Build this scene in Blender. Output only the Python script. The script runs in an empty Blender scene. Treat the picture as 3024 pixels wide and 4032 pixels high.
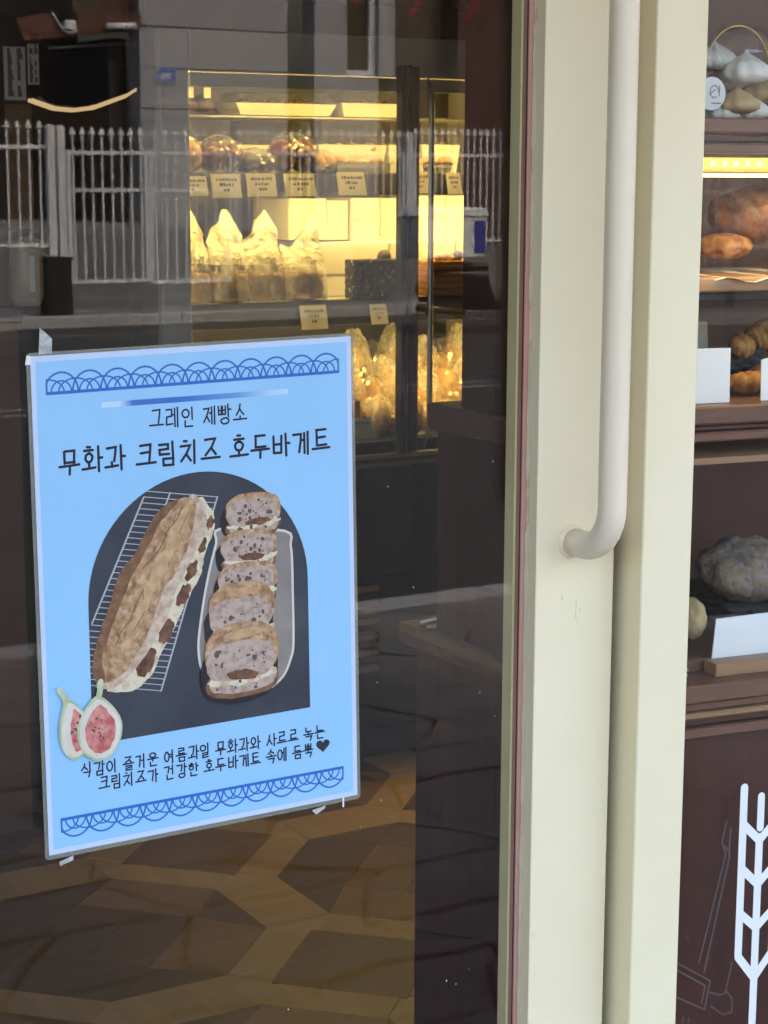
import bpy, bmesh, math, random
from mathutils import Vector, Matrix, noise
RND = random.Random(11)
sc = bpy.context.scene
COL = sc.collection
rad = math.radians

# ------------------------------------------------------------------ camera
cam_d = bpy.data.cameras.new('camera'); cam = bpy.data.objects.new('camera', cam_d); COL.objects.link(cam)
cam.matrix_world = Matrix(((0.8619376, 0.0868691, -0.4995170, 0.0),
                           (-0.5070027, 0.1543521, -0.8480116, 0.0),
                           (0.0034355, 0.9841896, 0.1770847, 1.5),
                           (0, 0, 0, 1)))
cam_d.sensor_fit = 'HORIZONTAL'; cam_d.sensor_width = 36.0; cam_d.lens = 7474 / 3024 * 36
cam_d.clip_start = 0.05; cam_d.clip_end = 2000
cam_d.dof.use_dof = True; cam_d.dof.focus_distance = 1.72; cam_d.dof.aperture_fstop = 45
sc.camera = cam

# ------------------------------------------------------------------ sky and sun (behind the shop: its front is in open shade)
SUN_EL, SUN_AZ = 52.0, 20.0            # azimuth measured from +Y towards +X
world = bpy.data.worlds.new('World'); sc.world = world; world.use_nodes = True
wn = world.node_tree; wn.nodes.clear()
wo = wn.nodes.new('ShaderNodeOutputWorld'); wb = wn.nodes.new('ShaderNodeBackground'); ws_ = wn.nodes.new('ShaderNodeTexSky')
ws_.sky_type = 'NISHITA'; ws_.sun_disc = False
ws_.sun_elevation = rad(SUN_EL); ws_.sun_rotation = rad(SUN_AZ)
ws_.air_density = 1.5; ws_.dust_density = 9.0; ws_.ozone_density = 0.5
wb.inputs['Strength'].default_value = 0.15
wn.links.new(ws_.outputs[0], wb.inputs[0]); wn.links.new(wb.outputs[0], wo.inputs[0])
sun_d = bpy.data.lights.new('sun', 'SUN'); sun_d.energy = 1.2; sun_d.angle = rad(12); sun_d.color = (1.0, .95, .88)
sun = bpy.data.objects.new('sun', sun_d); COL.objects.link(sun)
sdir = Vector((math.sin(rad(SUN_AZ)) * math.cos(rad(SUN_EL)), math.cos(rad(SUN_AZ)) * math.cos(rad(SUN_EL)), math.sin(rad(SUN_EL))))
sun.rotation_euler = sdir.to_track_quat('Z', 'Y').to_euler(); sun.location = (0, 0, 30)
vs = sc.view_settings
vs.view_transform = 'Standard'; vs.look = 'None'; vs.exposure = 3.05; vs.gamma = 1.0; vs.use_curve_mapping = False
sc.render.engine = 'CYCLES'
cy = sc.cycles
cy.max_bounces = 8; cy.diffuse_bounces = 3; cy.glossy_bounces = 3; cy.transmission_bounces = 6; cy.transparent_max_bounces = 40
cy.use_denoising = True; cy.use_adaptive_sampling = True; cy.adaptive_threshold = .015; cy.sample_clamp_indirect = 6.0; cy.caustics_reflective = False; cy.caustics_refractive = False

# ------------------------------------------------------------------ materials
M = {}
def nt(name):
    m = bpy.data.materials.new(name); m.use_nodes = True; M[name] = m
    t = m.node_tree; b = t.nodes['Principled BSDF']
    return m, t, b
def coords(t, stretch=(1, 1, 1), kind='Object'):
    c = t.nodes.new('ShaderNodeTexCoord'); mp = t.nodes.new('ShaderNodeMapping'); mp.inputs['Scale'].default_value = stretch
    t.links.new(c.outputs[kind], mp.inputs[0]); return mp.outputs[0]
def noise_fac(t, vec, scale, detail=4, lo=.35, hi=.65, rough=.55, dist=0):
    n = t.nodes.new('ShaderNodeTexNoise'); n.inputs['Scale'].default_value = scale; n.inputs['Detail'].default_value = detail
    n.inputs['Roughness'].default_value = rough; n.inputs['Distortion'].default_value = dist
    t.links.new(vec, n.inputs['Vector'])
    r = t.nodes.new('ShaderNodeMapRange'); r.inputs[1].default_value = lo; r.inputs[2].default_value = hi
    t.links.new(n.outputs['Fac'], r.inputs[0]); return r.outputs[0]
def mixc(t, fac, a, b):
    m = t.nodes.new('ShaderNodeMix'); m.data_type = 'RGBA'
    for s, v in ((6, a), (7, b)):
        if isinstance(v, tuple): m.inputs[s].default_value = (*v, 1)
        else: t.links.new(v, m.inputs[s])
    if isinstance(fac, (int, float)): m.inputs[0].default_value = fac
    else: t.links.new(fac, m.inputs[0])
    return m.outputs[2]
def bump(t, b, fac, strength, dist=.002):
    n = t.nodes.new('ShaderNodeBump'); n.inputs['Strength'].default_value = strength; n.inputs['Distance'].default_value = dist
    t.links.new(fac, n.inputs['Height']); t.links.new(n.outputs[0], b.inputs['Normal'])
def pm(name, col, col2=None, scale=20, rough=.5, stretch=(1, 1, 1), lo=.35, hi=.65, bmp=0, bscale=None, bdist=.002, metal=0, spec=.5, kind='Object', detail=4, dist=0, col3=None, scale3=4):
    m, t, b = nt(name)
    v = coords(t, stretch, kind)
    out = None
    if col2: out = mixc(t, noise_fac(t, v, scale, detail, lo, hi, dist=dist), col, col2)
    if col3: out = mixc(t, noise_fac(t, v, scale3, 3, .45, .7), out if out else col, col3)
    if out: t.links.new(out, b.inputs['Base Color'])
    else: b.inputs['Base Color'].default_value = (*col, 1)
    b.inputs['Roughness'].default_value = rough; b.inputs['Metallic'].default_value = metal; b.inputs['Specular IOR Level'].default_value = spec
    if bmp: bump(t, b, noise_fac(t, v, bscale or scale, 5, 0, 1), bmp, bdist)
    return m
def emit(name, col, strength):
    m, t, b = nt(name); t.nodes.remove(b); e = t.nodes.new('ShaderNodeEmission')
    e.inputs[0].default_value = (*col, 1); e.inputs[1].default_value = strength
    t.links.new(e.outputs[0], t.nodes['Material Output'].inputs[0]); return m
def glass(name, f0=.045, tint=(.97, .985, .98), rough=0.0, haze=0, hazecol=(.8, .8, .8), wave=0):
    m, t, b = nt(name); t.nodes.remove(b)
    g = t.nodes.new('ShaderNodeNewGeometry'); d = t.nodes.new('ShaderNodeVectorMath'); d.operation = 'DOT_PRODUCT'
    t.links.new(g.outputs['Incoming'], d.inputs[0]); t.links.new(g.outputs['Normal'], d.inputs[1])
    def mth(op, a, bb=None):
        n = t.nodes.new('ShaderNodeMath'); n.operation = op
        for i, v in enumerate((a, bb)):
            if v is None: continue
            if isinstance(v, (int, float)): n.inputs[i].default_value = v
            else: t.links.new(v, n.inputs[i])
        return n.outputs[0]
    c = mth('ABSOLUTE', d.outputs['Value']); k = mth('POWER', mth('SUBTRACT', 1.0, c), 5.0)
    F = mth('ADD', mth('MULTIPLY', k, 1 - f0), f0)
    tr = t.nodes.new('ShaderNodeBsdfTransparent'); tr.inputs[0].default_value = (*tint, 1)
    gl = t.nodes.new('ShaderNodeBsdfGlossy'); gl.inputs['Roughness'].default_value = rough
    if wave:
        n = t.nodes.new('ShaderNodeTexNoise'); n.inputs['Scale'].default_value = 3; n.inputs['Detail'].default_value = 1
        t.links.new(coords(t), n.inputs['Vector'])
        bp = t.nodes.new('ShaderNodeBump'); bp.inputs['Strength'].default_value = 1; bp.inputs['Distance'].default_value = wave
        t.links.new(n.outputs['Fac'], bp.inputs['Height']); t.links.new(bp.outputs[0], gl.inputs['Normal'])
    base = tr.outputs[0]
    if haze:
        df = t.nodes.new('ShaderNodeBsdfDiffuse'); df.inputs[0].default_value = (*hazecol, 1)
        mx = t.nodes.new('ShaderNodeMixShader'); mx.inputs[0].default_value = haze
        t.links.new(tr.outputs[0], mx.inputs[1]); t.links.new(df.outputs[0], mx.inputs[2]); base = mx.outputs[0]
    mx = t.nodes.new('ShaderNodeMixShader'); t.links.new(F, mx.inputs[0]); t.links.new(base, mx.inputs[1]); t.links.new(gl.outputs[0], mx.inputs[2])
    t.links.new(mx.outputs[0], t.nodes['Material Output'].inputs[0]); return m
def film(name, col, alpha, rough=.15, gloss=.12, bmp=.6, scale=30):
    """crinkled clear wrapping: mostly see-through, some white body, sharp glints"""
    m, t, b = nt(name)
    b.inputs['Base Color'].default_value = (*col, 1); b.inputs['Roughness'].default_value = rough; b.inputs['Specular IOR Level'].default_value = 1.0
    v = coords(t); bump(t, b, noise_fac(t, v, scale, 3, 0, 1, dist=1.2), bmp, .02)
    tr = t.nodes.new('ShaderNodeBsdfTransparent'); mx = t.nodes.new('ShaderNodeMixShader')
    f = noise_fac(t, v, scale * .8, 3, .3, .75); mr = t.nodes.new('ShaderNodeMapRange'); mr.inputs[3].default_value = alpha * .6; mr.inputs[4].default_value = min(1, alpha * 1.5)
    t.links.new(f, mr.inputs[0]); t.links.new(mr.outputs[0], mx.inputs[0])
    t.links.new(tr.outputs[0], mx.inputs[1]); t.links.new(b.outputs[0], mx.inputs[2]); t.links.new(mx.outputs[0], t.nodes['Material Output'].inputs[0]); return m
def wood(name, c1, c2, axis='X', scale=6, rough=.45, bmp=.15, spec=.4):
    st = {'X': (.25, 4, 4), 'Y': (4, .25, 4), 'Z': (4, 4, .25)}[axis]
    m, t, b = nt(name); v = coords(t, st)
    n1 = noise_fac(t, v, scale, 6, .3, .7, .6, .6); n2 = noise_fac(t, v, scale * 5, 4, .35, .65)
    o = mixc(t, n1, c1, c2); o = mixc(t, n2, o, tuple(x * .75 for x in c1))
    # keep the fine grain faint
    o2 = mixc(t, .45, o, mixc(t, n1, c1, c2))
    oi = t.nodes.new('ShaderNodeObjectInfo'); mr = t.nodes.new('ShaderNodeMapRange'); mr.inputs[3].default_value = -.12; mr.inputs[4].default_value = .12
    bc = t.nodes.new('ShaderNodeBrightContrast'); hs = t.nodes.new('ShaderNodeHueSaturation'); mv = t.nodes.new('ShaderNodeMath'); mv.inputs[1].default_value = 1.0; mv.operation = 'ADD'
    t.links.new(oi.outputs['Random'], mr.inputs[0]); t.links.new(mr.outputs[0], mv.inputs[0]); t.links.new(mv.outputs[0], hs.inputs['Value']); t.links.new(o2, hs.inputs['Color']); t.nodes.remove(bc); o2 = hs.outputs[0]
    t.links.new(o2, b.inputs['Base Color']); b.inputs['Roughness'].default_value = rough; b.inputs['Specular IOR Level'].default_value = spec
    bump(t, b, n2, bmp, .001); return m

CREAM = (.84, .745, .53)
pm('cream_paint', CREAM, (.81, .71, .49), scale=5, rough=.42, bmp=.12, bscale=90, bdist=.0012)
pm('cream_handle', (.82, .71, .56), (.79, .68, .53), scale=9, rough=.3, bmp=.05, bscale=40)
pm('cream_bead', (.62, .56, .42), (.58, .51, .37), scale=8, rough=.45, bmp=.1, bscale=60)
pm('old_bead', (.84, .70, .40), (.78, .64, .36), scale=12, rough=.5)
pm('pink_paint', (.55, .29, .24), (.50, .25, .20), scale=14, rough=.55)
pm('dark_seal', (.02, .015, .012), rough=.6)
pm('grey_metal', (.25, .25, .26), (.2, .2, .21), scale=10, rough=.35, metal=.6)
glass('door_glass', .024, (.95, .965, .96), wave=.00012)
glass('window_glass', .011, (.97, .98, .975))
glass('tub_plastic', .10, (.96, .96, .96), .03, .03)
pm('brass', (.85, .62, .18), (.8, .56, .14), scale=30, rough=.25, metal=.8)
glass('fridge_glass', .03, (.93, .95, .95))
glass('clear_plastic', .05, (.95, .95, .95), rough=.04, haze=.04)
film('bag_film', (.85, .84, .80), .30)
glass('clear_film', .09, (.95, .94, .92), .08, .035, (.75, .74, .7))
film('crinkle_film', (.86, .83, .74), .36, .12, bmp=1.0, scale=60)
film('bag_top', (.86, .83, .74), .66, .2, bmp=1.0, scale=34)
wood('brown_wood', (.085, .025, .017), (.045, .014, .010), 'Z', 4, .38)
wood('brown_wood_x', (.19, .09, .062), (.12, .055, .04), 'X', 4, .4)
wood('tan_wood', (.36, .21, .11), (.24, .13, .07), 'X', 5, .45)
wood('floor_light', (.46, .325, .18), (.35, .24, .13), 'X', 5, .42, .2)
wood('floor_light_y', (.46, .325, .18), (.35, .24, .13), 'Y', 5, .42, .2)
wood('floor_mid_y', (.27, .165, .085), (.19, .115, .062), 'Y', 5, .42, .2)
wood('floor_mid', (.27, .165, .085), (.19, .115, .062), 'X', 5, .42, .2)
wood('floor_dark', (.16, .10, .066), (.115, .073, .05), 'X', 5, .42, .2)
pm('wall_grey', (.34, .30, .30), (.30, .27, .27), scale=3, rough=.6)
pm('wall_plain', (.55, .50, .44), (.5, .46, .4), scale=3, rough=.8)
pm('wall_dark', (.06, .045, .038), (.045, .034, .03), scale=4, rough=.7)
pm('ceiling_white', (.72, .68, .62), (.68, .64, .58), scale=3, rough=.8)
pm('black_panel', (.012, .012, .014), (.018, .018, .02), scale=6, rough=.5, spec=.2)
pm('fridge_white', (.55, .56, .58), (.5, .51, .53), scale=6, rough=.35)
pm('fridge_black', (.010, .012, .02), (.016, .018, .027), scale=9, rough=.6, spec=.12)
pm('fridge_back', (.05, .05, .045), (.04, .04, .036), scale=3, rough=.4)
pm('steel', (.62, .63, .66), (.5, .51, .54), scale=18, rough=.28, metal=.85)
pm('white_card', (.78, .79, .82), (.74, .75, .78), scale=8, rough=.6)
pm('white_board', (.74, .72, .68), (.70, .68, .63), scale=6, rough=.55)
pm('warm_card', (.80, .76, .62), (.76, .72, .58), scale=8, rough=.6)
pm('ink', (.03, .028, .035), rough=.6)
pm('grey_ink', (.20, .18, .19), rough=.6)
emit('fridge_led', (1.0, .63, .15), 7.4)
emit('fridge_led_top', (1.0, .63, .15), 4.8)
emit('strip_led', (1.0, .84, .20), .17)
emit('diode', (1.0, .85, .25), .6)
emit('hidden_emitter', (1.0, .74, .32), 4.0)  # for the unseen emitter added under the display's light channel
emit('arc_led', (1.0, .66, .32), .085)

# ------------------------------------------------------------------ mesh helpers (all take world coordinates)
def tag(o, label=None, cat=None, group=None, kind=None):
    if label: o['label'] = label
    if cat: o['category'] = cat
    if group: o['group'] = group
    if kind: o['kind'] = kind
    return o
def thing(name, loc, label, cat, group=None):
    o = bpy.data.objects.new(name, None); COL.objects.link(o); o.location = loc; o.empty_display_size = .05
    return tag(o, label, cat, group)
def wloc(o):
    v = Vector((0, 0, 0))
    while o: v += o.location; o = o.parent
    return v
def mk(name, verts, faces, mat, parent=None, smooth=False, T=None):
    verts = [Vector(v) for v in verts]
    if T is not None: verts = [T @ v for v in verts]
    if parent is not None: off = wloc(parent)
    else:
        lo = [min(v[i] for v in verts) for i in range(3)]; hi = [max(v[i] for v in verts) for i in range(3)]
        off = Vector(((lo[0] + hi[0]) / 2, (lo[1] + hi[1]) / 2, lo[2]))
    me = bpy.data.meshes.new(name); me.from_pydata([v - off for v in verts], [], faces); me.update()
    o = bpy.data.objects.new(name, me); COL.objects.link(o)
    if parent is not None: o.parent = parent
    else: o.location = off
    for k in ([mat] if isinstance(mat, str) else mat): me.materials.append(M[k])
    if smooth: me.polygons.foreach_set('use_smooth', [True] * len(me.polygons))
    return o
def from_bm(name, bm, mat, parent=None, smooth=False, T=None):
    bm.verts.ensure_lookup_table(); bm.verts.index_update()
    vs_ = [v.co.copy() for v in bm.verts]; fs = [[v.index for v in f.verts] for f in bm.faces]; mi = [f.material_index for f in bm.faces]
    bm.free(); o = mk(name, vs_, fs, mat, parent, smooth, T)
    o.data.polygons.foreach_set('material_index', mi); return o
def add_box(bm, x0, x1, y0, y1, z0, z1, bevel=0, seg=2):
    r = bmesh.ops.create_cube(bm, size=1.0); vs_ = r['verts']
    for v in vs_:
        v.co = Vector((x0 if v.co.x < 0 else x1, y0 if v.co.y < 0 else y1, z0 if v.co.z < 0 else z1))
    if bevel:
        es = list({e for v in vs_ for e in v.link_edges})
        bmesh.ops.bevel(bm, geom=es, offset=bevel, segments=seg, profile=.5, affect='EDGES')
def box(name, x0, x1, y0, y1, z0, z1, mat, parent=None, bevel=0, T=None, seg=2):
    bm = bmesh.new(); add_box(bm, x0, x1, y0, y1, z0, z1, bevel, seg); return from_bm(name, bm, mat, parent, bevel > 0 and seg > 1 and False, T)
def prism(name, poly, a, b, axis, mat, parent=None, T=None, bevel=0):
    """poly in the plane across axis ('x': (y,z), 'y': (x,z), 'z': (x,y)), pushed from a to b"""
    f = {'x': lambda p, t: (t, p[0], p[1]), 'y': lambda p, t: (p[0], t, p[1]), 'z': lambda p, t: (p[0], p[1], t)}[axis]
    n = len(poly); v = [f(p, a) for p in poly] + [f(p, b) for p in poly]
    fs = [list(range(n)), list(range(n, 2 * n))[::-1]] + [[(i + 1) % n, i, n + i, n + (i + 1) % n] for i in range(n)]
    bm = bmesh.new(); bv = [bm.verts.new(x) for x in v]
    for q in fs: bm.faces.new([bv[i] for i in q])
    bmesh.ops.recalc_face_normals(bm, faces=bm.faces)
    if bevel: bmesh.ops.bevel(bm, geom=list(bm.edges), offset=bevel, segments=1, affect='EDGES')
    return from_bm(name, bm, mat, parent, False, T)
def tube_geo(pts, r, n=12, cap=True):
    pts = [Vector(p) for p in pts]; rs = r if isinstance(r, (list, tuple)) else [r] * len(pts)
    V_, F_ = [], []; up = None
    for i, p in enumerate(pts):
        d = (pts[min(i + 1, len(pts) - 1)] - pts[max(i - 1, 0)]).normalized()
        if up is None:
            up = Vector((0, 0, 1)) if abs(d.z) < .9 else Vector((1, 0, 0))
        a = d.cross(up)
        a = a.normalized(); up = a.cross(d).normalized()
        for k in range(n):
            t = 2 * math.pi * k / n; V_.append(p + (a * math.cos(t) + up * math.sin(t)) * rs[i])
    for i in range(len(pts) - 1):
        for k in range(n):
            F_.append([i * n + k, i * n + (k + 1) % n, (i + 1) * n + (k + 1) % n, (i + 1) * n + k])
    if cap: F_.append(list(range(n))[::-1]); F_.append([(len(pts) - 1) * n + k for k in range(n)])
    return V_, F_
def tube(name, pts, r, mat, parent=None, n=12, T=None, cap=True):
    v, f = tube_geo(pts, r, n, cap); return mk(name, v, f, mat, parent, True, T)
def lathe(name, prof, c, mat, parent=None, n=24, T=None, wob=None):
    V_, F_ = [], []
    for i, (r, z) in enumerate(prof):
        for k in range(n):
            t = 2 * math.pi * k / n; rr = r * (wob(t, i / (len(prof) - 1)) if wob else 1)
            V_.append((c[0] + rr * math.cos(t), c[1] + rr * math.sin(t), c[2] + z))
    for i in range(len(prof) - 1):
        for k in range(n): F_.append([i * n + k, i * n + (k + 1) % n, (i + 1) * n + (k + 1) % n, (i + 1) * n + k])
    F_.append(list(range(n))[::-1]); F_.append([(len(prof) - 1) * n + k for k in range(n)])
    return mk(name, V_, F_, mat, parent, True, T)
def blob(name, c, rxyz, mat, parent=None, amp=.12, freq=2.5, seed=0, sub=3, T=None, shape=None):
    bm = bmesh.new(); bmesh.ops.create_icosphere(bm, subdivisions=sub, radius=1)
    for v in bm.verts:
        p = v.co.copy(); k = 1 + amp * noise.noise(p * freq + Vector((seed * 3.1, seed, 0))) + amp * .4 * noise.noise(p * freq * 3 + Vector((0, seed, 7)))
        p = p * k
        if shape: p = shape(p)
        v.co = Vector((c[0] + p.x * rxyz[0], c[1] + p.y * rxyz[1], c[2] + p.z * rxyz[2]))
    return from_bm(name, bm, mat, parent, True, T)
def copy_tree(o, parent=None):
    c = o.copy(); COL.objects.link(c); c.parent = parent
    for ch in [k for k in bpy.data.objects if k.parent == o]: copy_tree(ch, c)
    return c
def struct(o): o['kind'] = 'structure'; return o

# window bay: local frame (s along the bay, d inwards from the post's front face, z up)
ca, sa = math.cos(rad(8)), math.sin(rad(8))
WM = Matrix(((ca, sa, 0, 1.105), (-sa, ca, 0, 1.394), (0, 0, 1, 0), (0, 0, 0, 1)))
YD = 1.4507        # door glass, outer face

# ------------------------------------------------------------------ street level
pm('asphalt', (.034, .035, .04), (.024, .025, .029), scale=14, rough=.85, bmp=.3, bscale=120)
pm('concrete', (.17, .17, .18), (.13, .13, .14), scale=5, rough=.85, bmp=.2, bscale=60)
pm('granite', (.34, .34, .36), (.28, .28, .3), scale=40, rough=.7, bmp=.2, bscale=80)
pm('earth', (.16, .15, .14), (.11, .10, .10), scale=2, rough=.95)
pm('flagstone', (.18, .17, .17), (.13, .125, .13), scale=7, rough=.75, bmp=.5, bscale=18, bdist=.006, col3=(.12, .115, .12), scale3=2.5)
pm('joint', (.10, .095, .094), (.08, .076, .075), scale=20, rough=.95)
pm('road_paint', (.22, .22, .22), (.10, .10, .10), scale=12, rough=.7)
def sheet(name, x0, x1, y0, y1, z, mat, parent=None):
    return mk(name, [(x0, y0, z), (x1, y0, z), (x1, y1, z), (x0, y1, z)], [[0, 1, 2, 3]], mat, parent)
struct(sheet('ground', -400, 400, -400, 400, -.32, 'earth'))
struct(sheet('road', -60, 80, -16.9, -3.17, -.22, 'asphalt'))
for i, yy in enumerate((-9.9, -10.2)):
    struct(sheet('road_marking', -60, 80, yy - .06, yy + .06, -.216, 'road_paint'))
struct(sheet('road_marking', -60, 80, -15.9, -15.78, -.216, 'road_paint'))
struct(box('far_pavement', -60, 80, -40, -17.1, -.31, -.10, 'concrete'))
walk = struct(box('near_pavement', -60, 80, -2.99, 1.2, -.31, -.125, 'joint'))
kerb_n = bpy.data.objects.new('near_kerb', None); COL.objects.link(kerb_n); kerb_n.location = (0, -3.08, -.3); struct(kerb_n)
kerb_f = bpy.data.objects.new('far_kerb', None); COL.objects.link(kerb_f); kerb_f.location = (0, -17.0, -.3); struct(kerb_f)
bm = bmesh.new(); add_box(bm, -.495, .495, -.085, .085, 0, .2, .012, 1); k0 = from_bm('kerb_stone', bm, 'granite'); kme = k0.data; bpy.data.objects.remove(k0)
for par, x0, x1 in ((kerb_n, -4, 12), (kerb_f, 2, 24)):
    for i in range(x1 - x0):
        o = bpy.data.objects.new('kerb_stone', kme); COL.objects.link(o); o.parent = par; o.location = (x0 + i + .5, 0, 0)
# irregular flagstones in front of the door
def gv(i, j):
    r = random.Random(i * 131 + j * 17)
    return Vector((.3 + i * .40 + (.2 if j % 2 else 0) + r.uniform(-.06, .06), -2.96 + j * .25 + r.uniform(-.035, .035), 0))
def wedge(a, b, n=5):
    out = []
    for k in range(n):
        t = k / n; p = a.lerp(b, t); w = math.sin(t * math.pi)
        p = p + Vector((noise.noise(p * 4), noise.noise(p * 4 + Vector((9, 3, 1))), 0)) * .045 * w; out.append(p)
    return out
for j in range(16):
    for i in range(13):
        c = [gv(i, j), gv(i + 1, j), gv(i + 1, j + 1), gv(i, j + 1)]
        if (j % 2): c = [gv(i, j), gv(i + 1, j), gv(i + 1, j + 1), gv(i, j + 1)]
        ring = wedge(c[0], c[1]) + wedge(c[1], c[2]) + wedge(c[3], c[2])[::-1] + [c[3]] + wedge(c[0], c[3])[::-1]
        ring = ring[:10] + [c[2]] + ring[10:]
        pts = []
        for p in ring:
            if not pts or (p - pts[-1]).length > .01: pts.append(p)
        if (pts[0] - pts[-1]).length < .01: pts.pop()
        cen = sum(pts, Vector()) / len(pts); h = RND.uniform(-.004, .006)
        if cen.y > 1.15: continue
        top = [cen + (p - cen) * (1 - .013 / max(.1, (p - cen).length)) + Vector((0, 0, -.10 + h)) for p in pts]
        mid = [cen + (p - cen) * (1 - .005 / max(.1, (p - cen).length)) + Vector((0, 0, -.108 + h)) for p in pts]
        low = [Vector((p.x, p.y, -.124)) for p in mid]; n = len(pts)
        F_ = [list(range(n))] + [[k, k + n, (k + 1) % n + n, (k + 1) % n] for k in range(n)] + [[k + n, k + 2 * n, (k + 1) % n + 2 * n, (k + 1) % n + n] for k in range(n)]
        mk('flagstone', top + mid + low, F_, 'flagstone', walk)

# ------------------------------------------------------------------ the shop building
pm('render_wall', (.46, .40, .30), (.42, .36, .27), scale=3, rough=.8, bmp=.3, bscale=60)
pm('roof_felt', (.1, .1, .1), (.08, .08, .08), scale=5, rough=.9)
shop = thing('shop_building', (0, 1.5, -.1), 'bakery shop building with cream painted wooden front and glazed door', 'building')
box('step', -.4, 1.9, 1.02, 1.40, -.13, -.004, 'granite', shop, .01)
box('side_wall', -3.7, -3.5, 1.30, 6.8, -.1, 2.7, 'render_wall', shop)
box('side_wall', 4.3, 4.5, 1.15, 6.8, -.1, 2.7, 'render_wall', shop)
box('back_wall', -3.5, 4.3, 6.6, 6.8, -.1, 2.7, 'wall_plain', shop)
box('ceiling', -3.5, 4.3, 1.45, 6.6, 2.6, 2.7, 'ceiling_white', shop)
box('upper_wall', -3.7, 4.5, 1.25, 6.8, 2.7, 5.8, 'render_wall', shop)
box('roof', -3.9, 4.7, .9, 7.0, 5.8, 6.0, 'roof_felt', shop)
box('lintel', -3.5, 4.3, 1.40, 1.60, 2.30, 2.6, 'cream_paint', shop)
box('fascia', -3.6, 4.45, .28, .38, 2.34, 3.05, 'cream_paint', shop, .01)
box('canopy_top', -3.6, 4.45, .381, 1.249, 2.95, 3.0, 'roof_felt', shop)
box('soffit', -3.6, 4.45, .381, 1.40, 2.42, 2.45, 'cream_paint', shop)
box('stall_riser', -3.5, -1.0, 1.40, 1.55, -.1, .5, 'cream_paint', shop, .006)
box('pilaster', -1.0, -.92, 1.38, 1.56, -.1, 2.30, 'cream_paint', shop, .006)
box('door_jamb', .045, .125, 1.385, 1.56, -.1, 2.30, 'cream_paint', shop, .006)
box('transom_window', -3.5, -1.0, 1.47, 1.478, .5, 2.3, 'window_glass', shop)
box('side_light', -.92, .045, 1.47, 1.478, .1, 2.3, 'window_glass', shop)
box('kick_rail', -.92, .045, 1.40, 1.55, -.1, .1, 'cream_paint', shop, .004)

# floor: octagon-and-square parquet with pale bands, every board its own piece near the door
floor = struct(box('shop_floor', -3.5, 4.3, 1.40, 6.6, -.1, -.0015, 'floor_light'))
PP = .72; OA = .287; SA = .132
def board(pts, m, z, grp):
    pts = [Vector((p[0], p[1], 0)) for p in pts]
    cen = sum(pts, Vector()) / len(pts); pts = [cen + (p - cen) * (1 - .0012 / max(.02, (p - cen).length)) for p in pts]
    n = len(pts); v = [(p.x, p.y, z) for p in pts] + [(p.x, p.y, -.002) for p in pts]
    grp.append((v, [list(range(n))] + [[k, k + n, (k + 1) % n + n, (k + 1) % n] for k in range(n)], m))
near, far = [], []
for a in range(-7, 5):
    for b in range(-3, 5):
        c = Vector((1.345 + a * PP, 3.35 + b * PP, 0))
        if not (-3.1 < c.x < 3.9 and 1.8 < c.y < 6.2): continue
        grp = near if (.5 < c.x < 2.9 and 2.3 < c.y < 4.3) else far
        RO = OA / math.cos(rad(22.5)); oc = [c + Vector((RO * math.cos(rad(22.5 + 45 * k)), RO * math.sin(rad(22.5 + 45 * k)), 0)) for k in range(8)]
        ic = [c + Vector((.185 * math.cos(rad(90 * k)), .185 * math.sin(rad(90 * k)), 0)) for k in range(4)]
        h = ic[0].lerp(ic[1], .5), ic[2].lerp(ic[3], .5)
        board([ic[0], h[0], h[1], ic[3]], 'floor_dark', 0, grp); board([h[0], ic[1], ic[2], h[1]], 'floor_mid_y' if (a + b) % 2 else 'floor_dark', 0, grp)
        for k in range(4):                     # ring: a wide diagonal board and a point at each side
            k0 = 2 * k; A_, B_ = oc[(k0) % 8], oc[(k0 + 1) % 8]
            board([A_, B_, ic[(k + 1) % 4], ic[k]], ('floor_mid', 'floor_dark', 'floor_dark', 'floor_mid')[(k + a) % 4], 0, grp)
            board([oc[(k0 - 1) % 8], A_, ic[k]], 'floor_dark', 0, grp)
        hl = OA * math.tan(rad(22.5)); g = PP - 2 * OA
        board([c + Vector((OA, -hl, 0)), c + Vector((OA + g, -hl, 0)), c + Vector((OA + g, hl, 0)), c + Vector((OA, hl, 0))], 'floor_light', 0, grp)
        board([c + Vector((-hl, OA, 0)), c + Vector((hl, OA, 0)), c + Vector((hl, OA + g, 0)), c + Vector((-hl, OA + g, 0))], 'floor_light_y', 0, grp)
        q = c + Vector((PP / 2, PP / 2, 0)); rs_ = SA * math.sqrt(2)
        board([q + Vector((rs_ * math.cos(rad(90 * k)), rs_ * math.sin(rad(90 * k)), 0)) for k in range(4)], 'floor_dark' if (a + b) % 2 else 'floor_mid', 0, grp)
        for k in range(4):                     # pale boards round the square
            u = Vector((math.cos(rad(45 + 90 * k)), math.sin(rad(45 + 90 * k)), 0)); w = Vector((-u.y, u.x, 0)); d0, d1 = SA, PP / math.sqrt(2) - OA
            board([q + u * d0 - w * .118, q + u * d1 - w * .118, q + u * d1 + w * .118, q + u * d0 + w * .118], 'floor_light' if k % 2 else 'floor_light_y', 0, grp)
for v, f, m in near: mk('board', v, f, m, floor)
V_, F_, mi = [], [], []
mats = ['floor_light', 'floor_mid', 'floor_dark', 'floor_light_y', 'floor_mid_y']
for v, f, m in far:
    k = len(V_); V_ += v; F_ += [[i + k for i in q] for q in f]; mi += [mats.index(m)] * len(f)
o = mk('outlying_boards', V_, F_, mats, floor); o.data.polygons.foreach_set('material_index', mi); o['kind'] = 'stuff'

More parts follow.
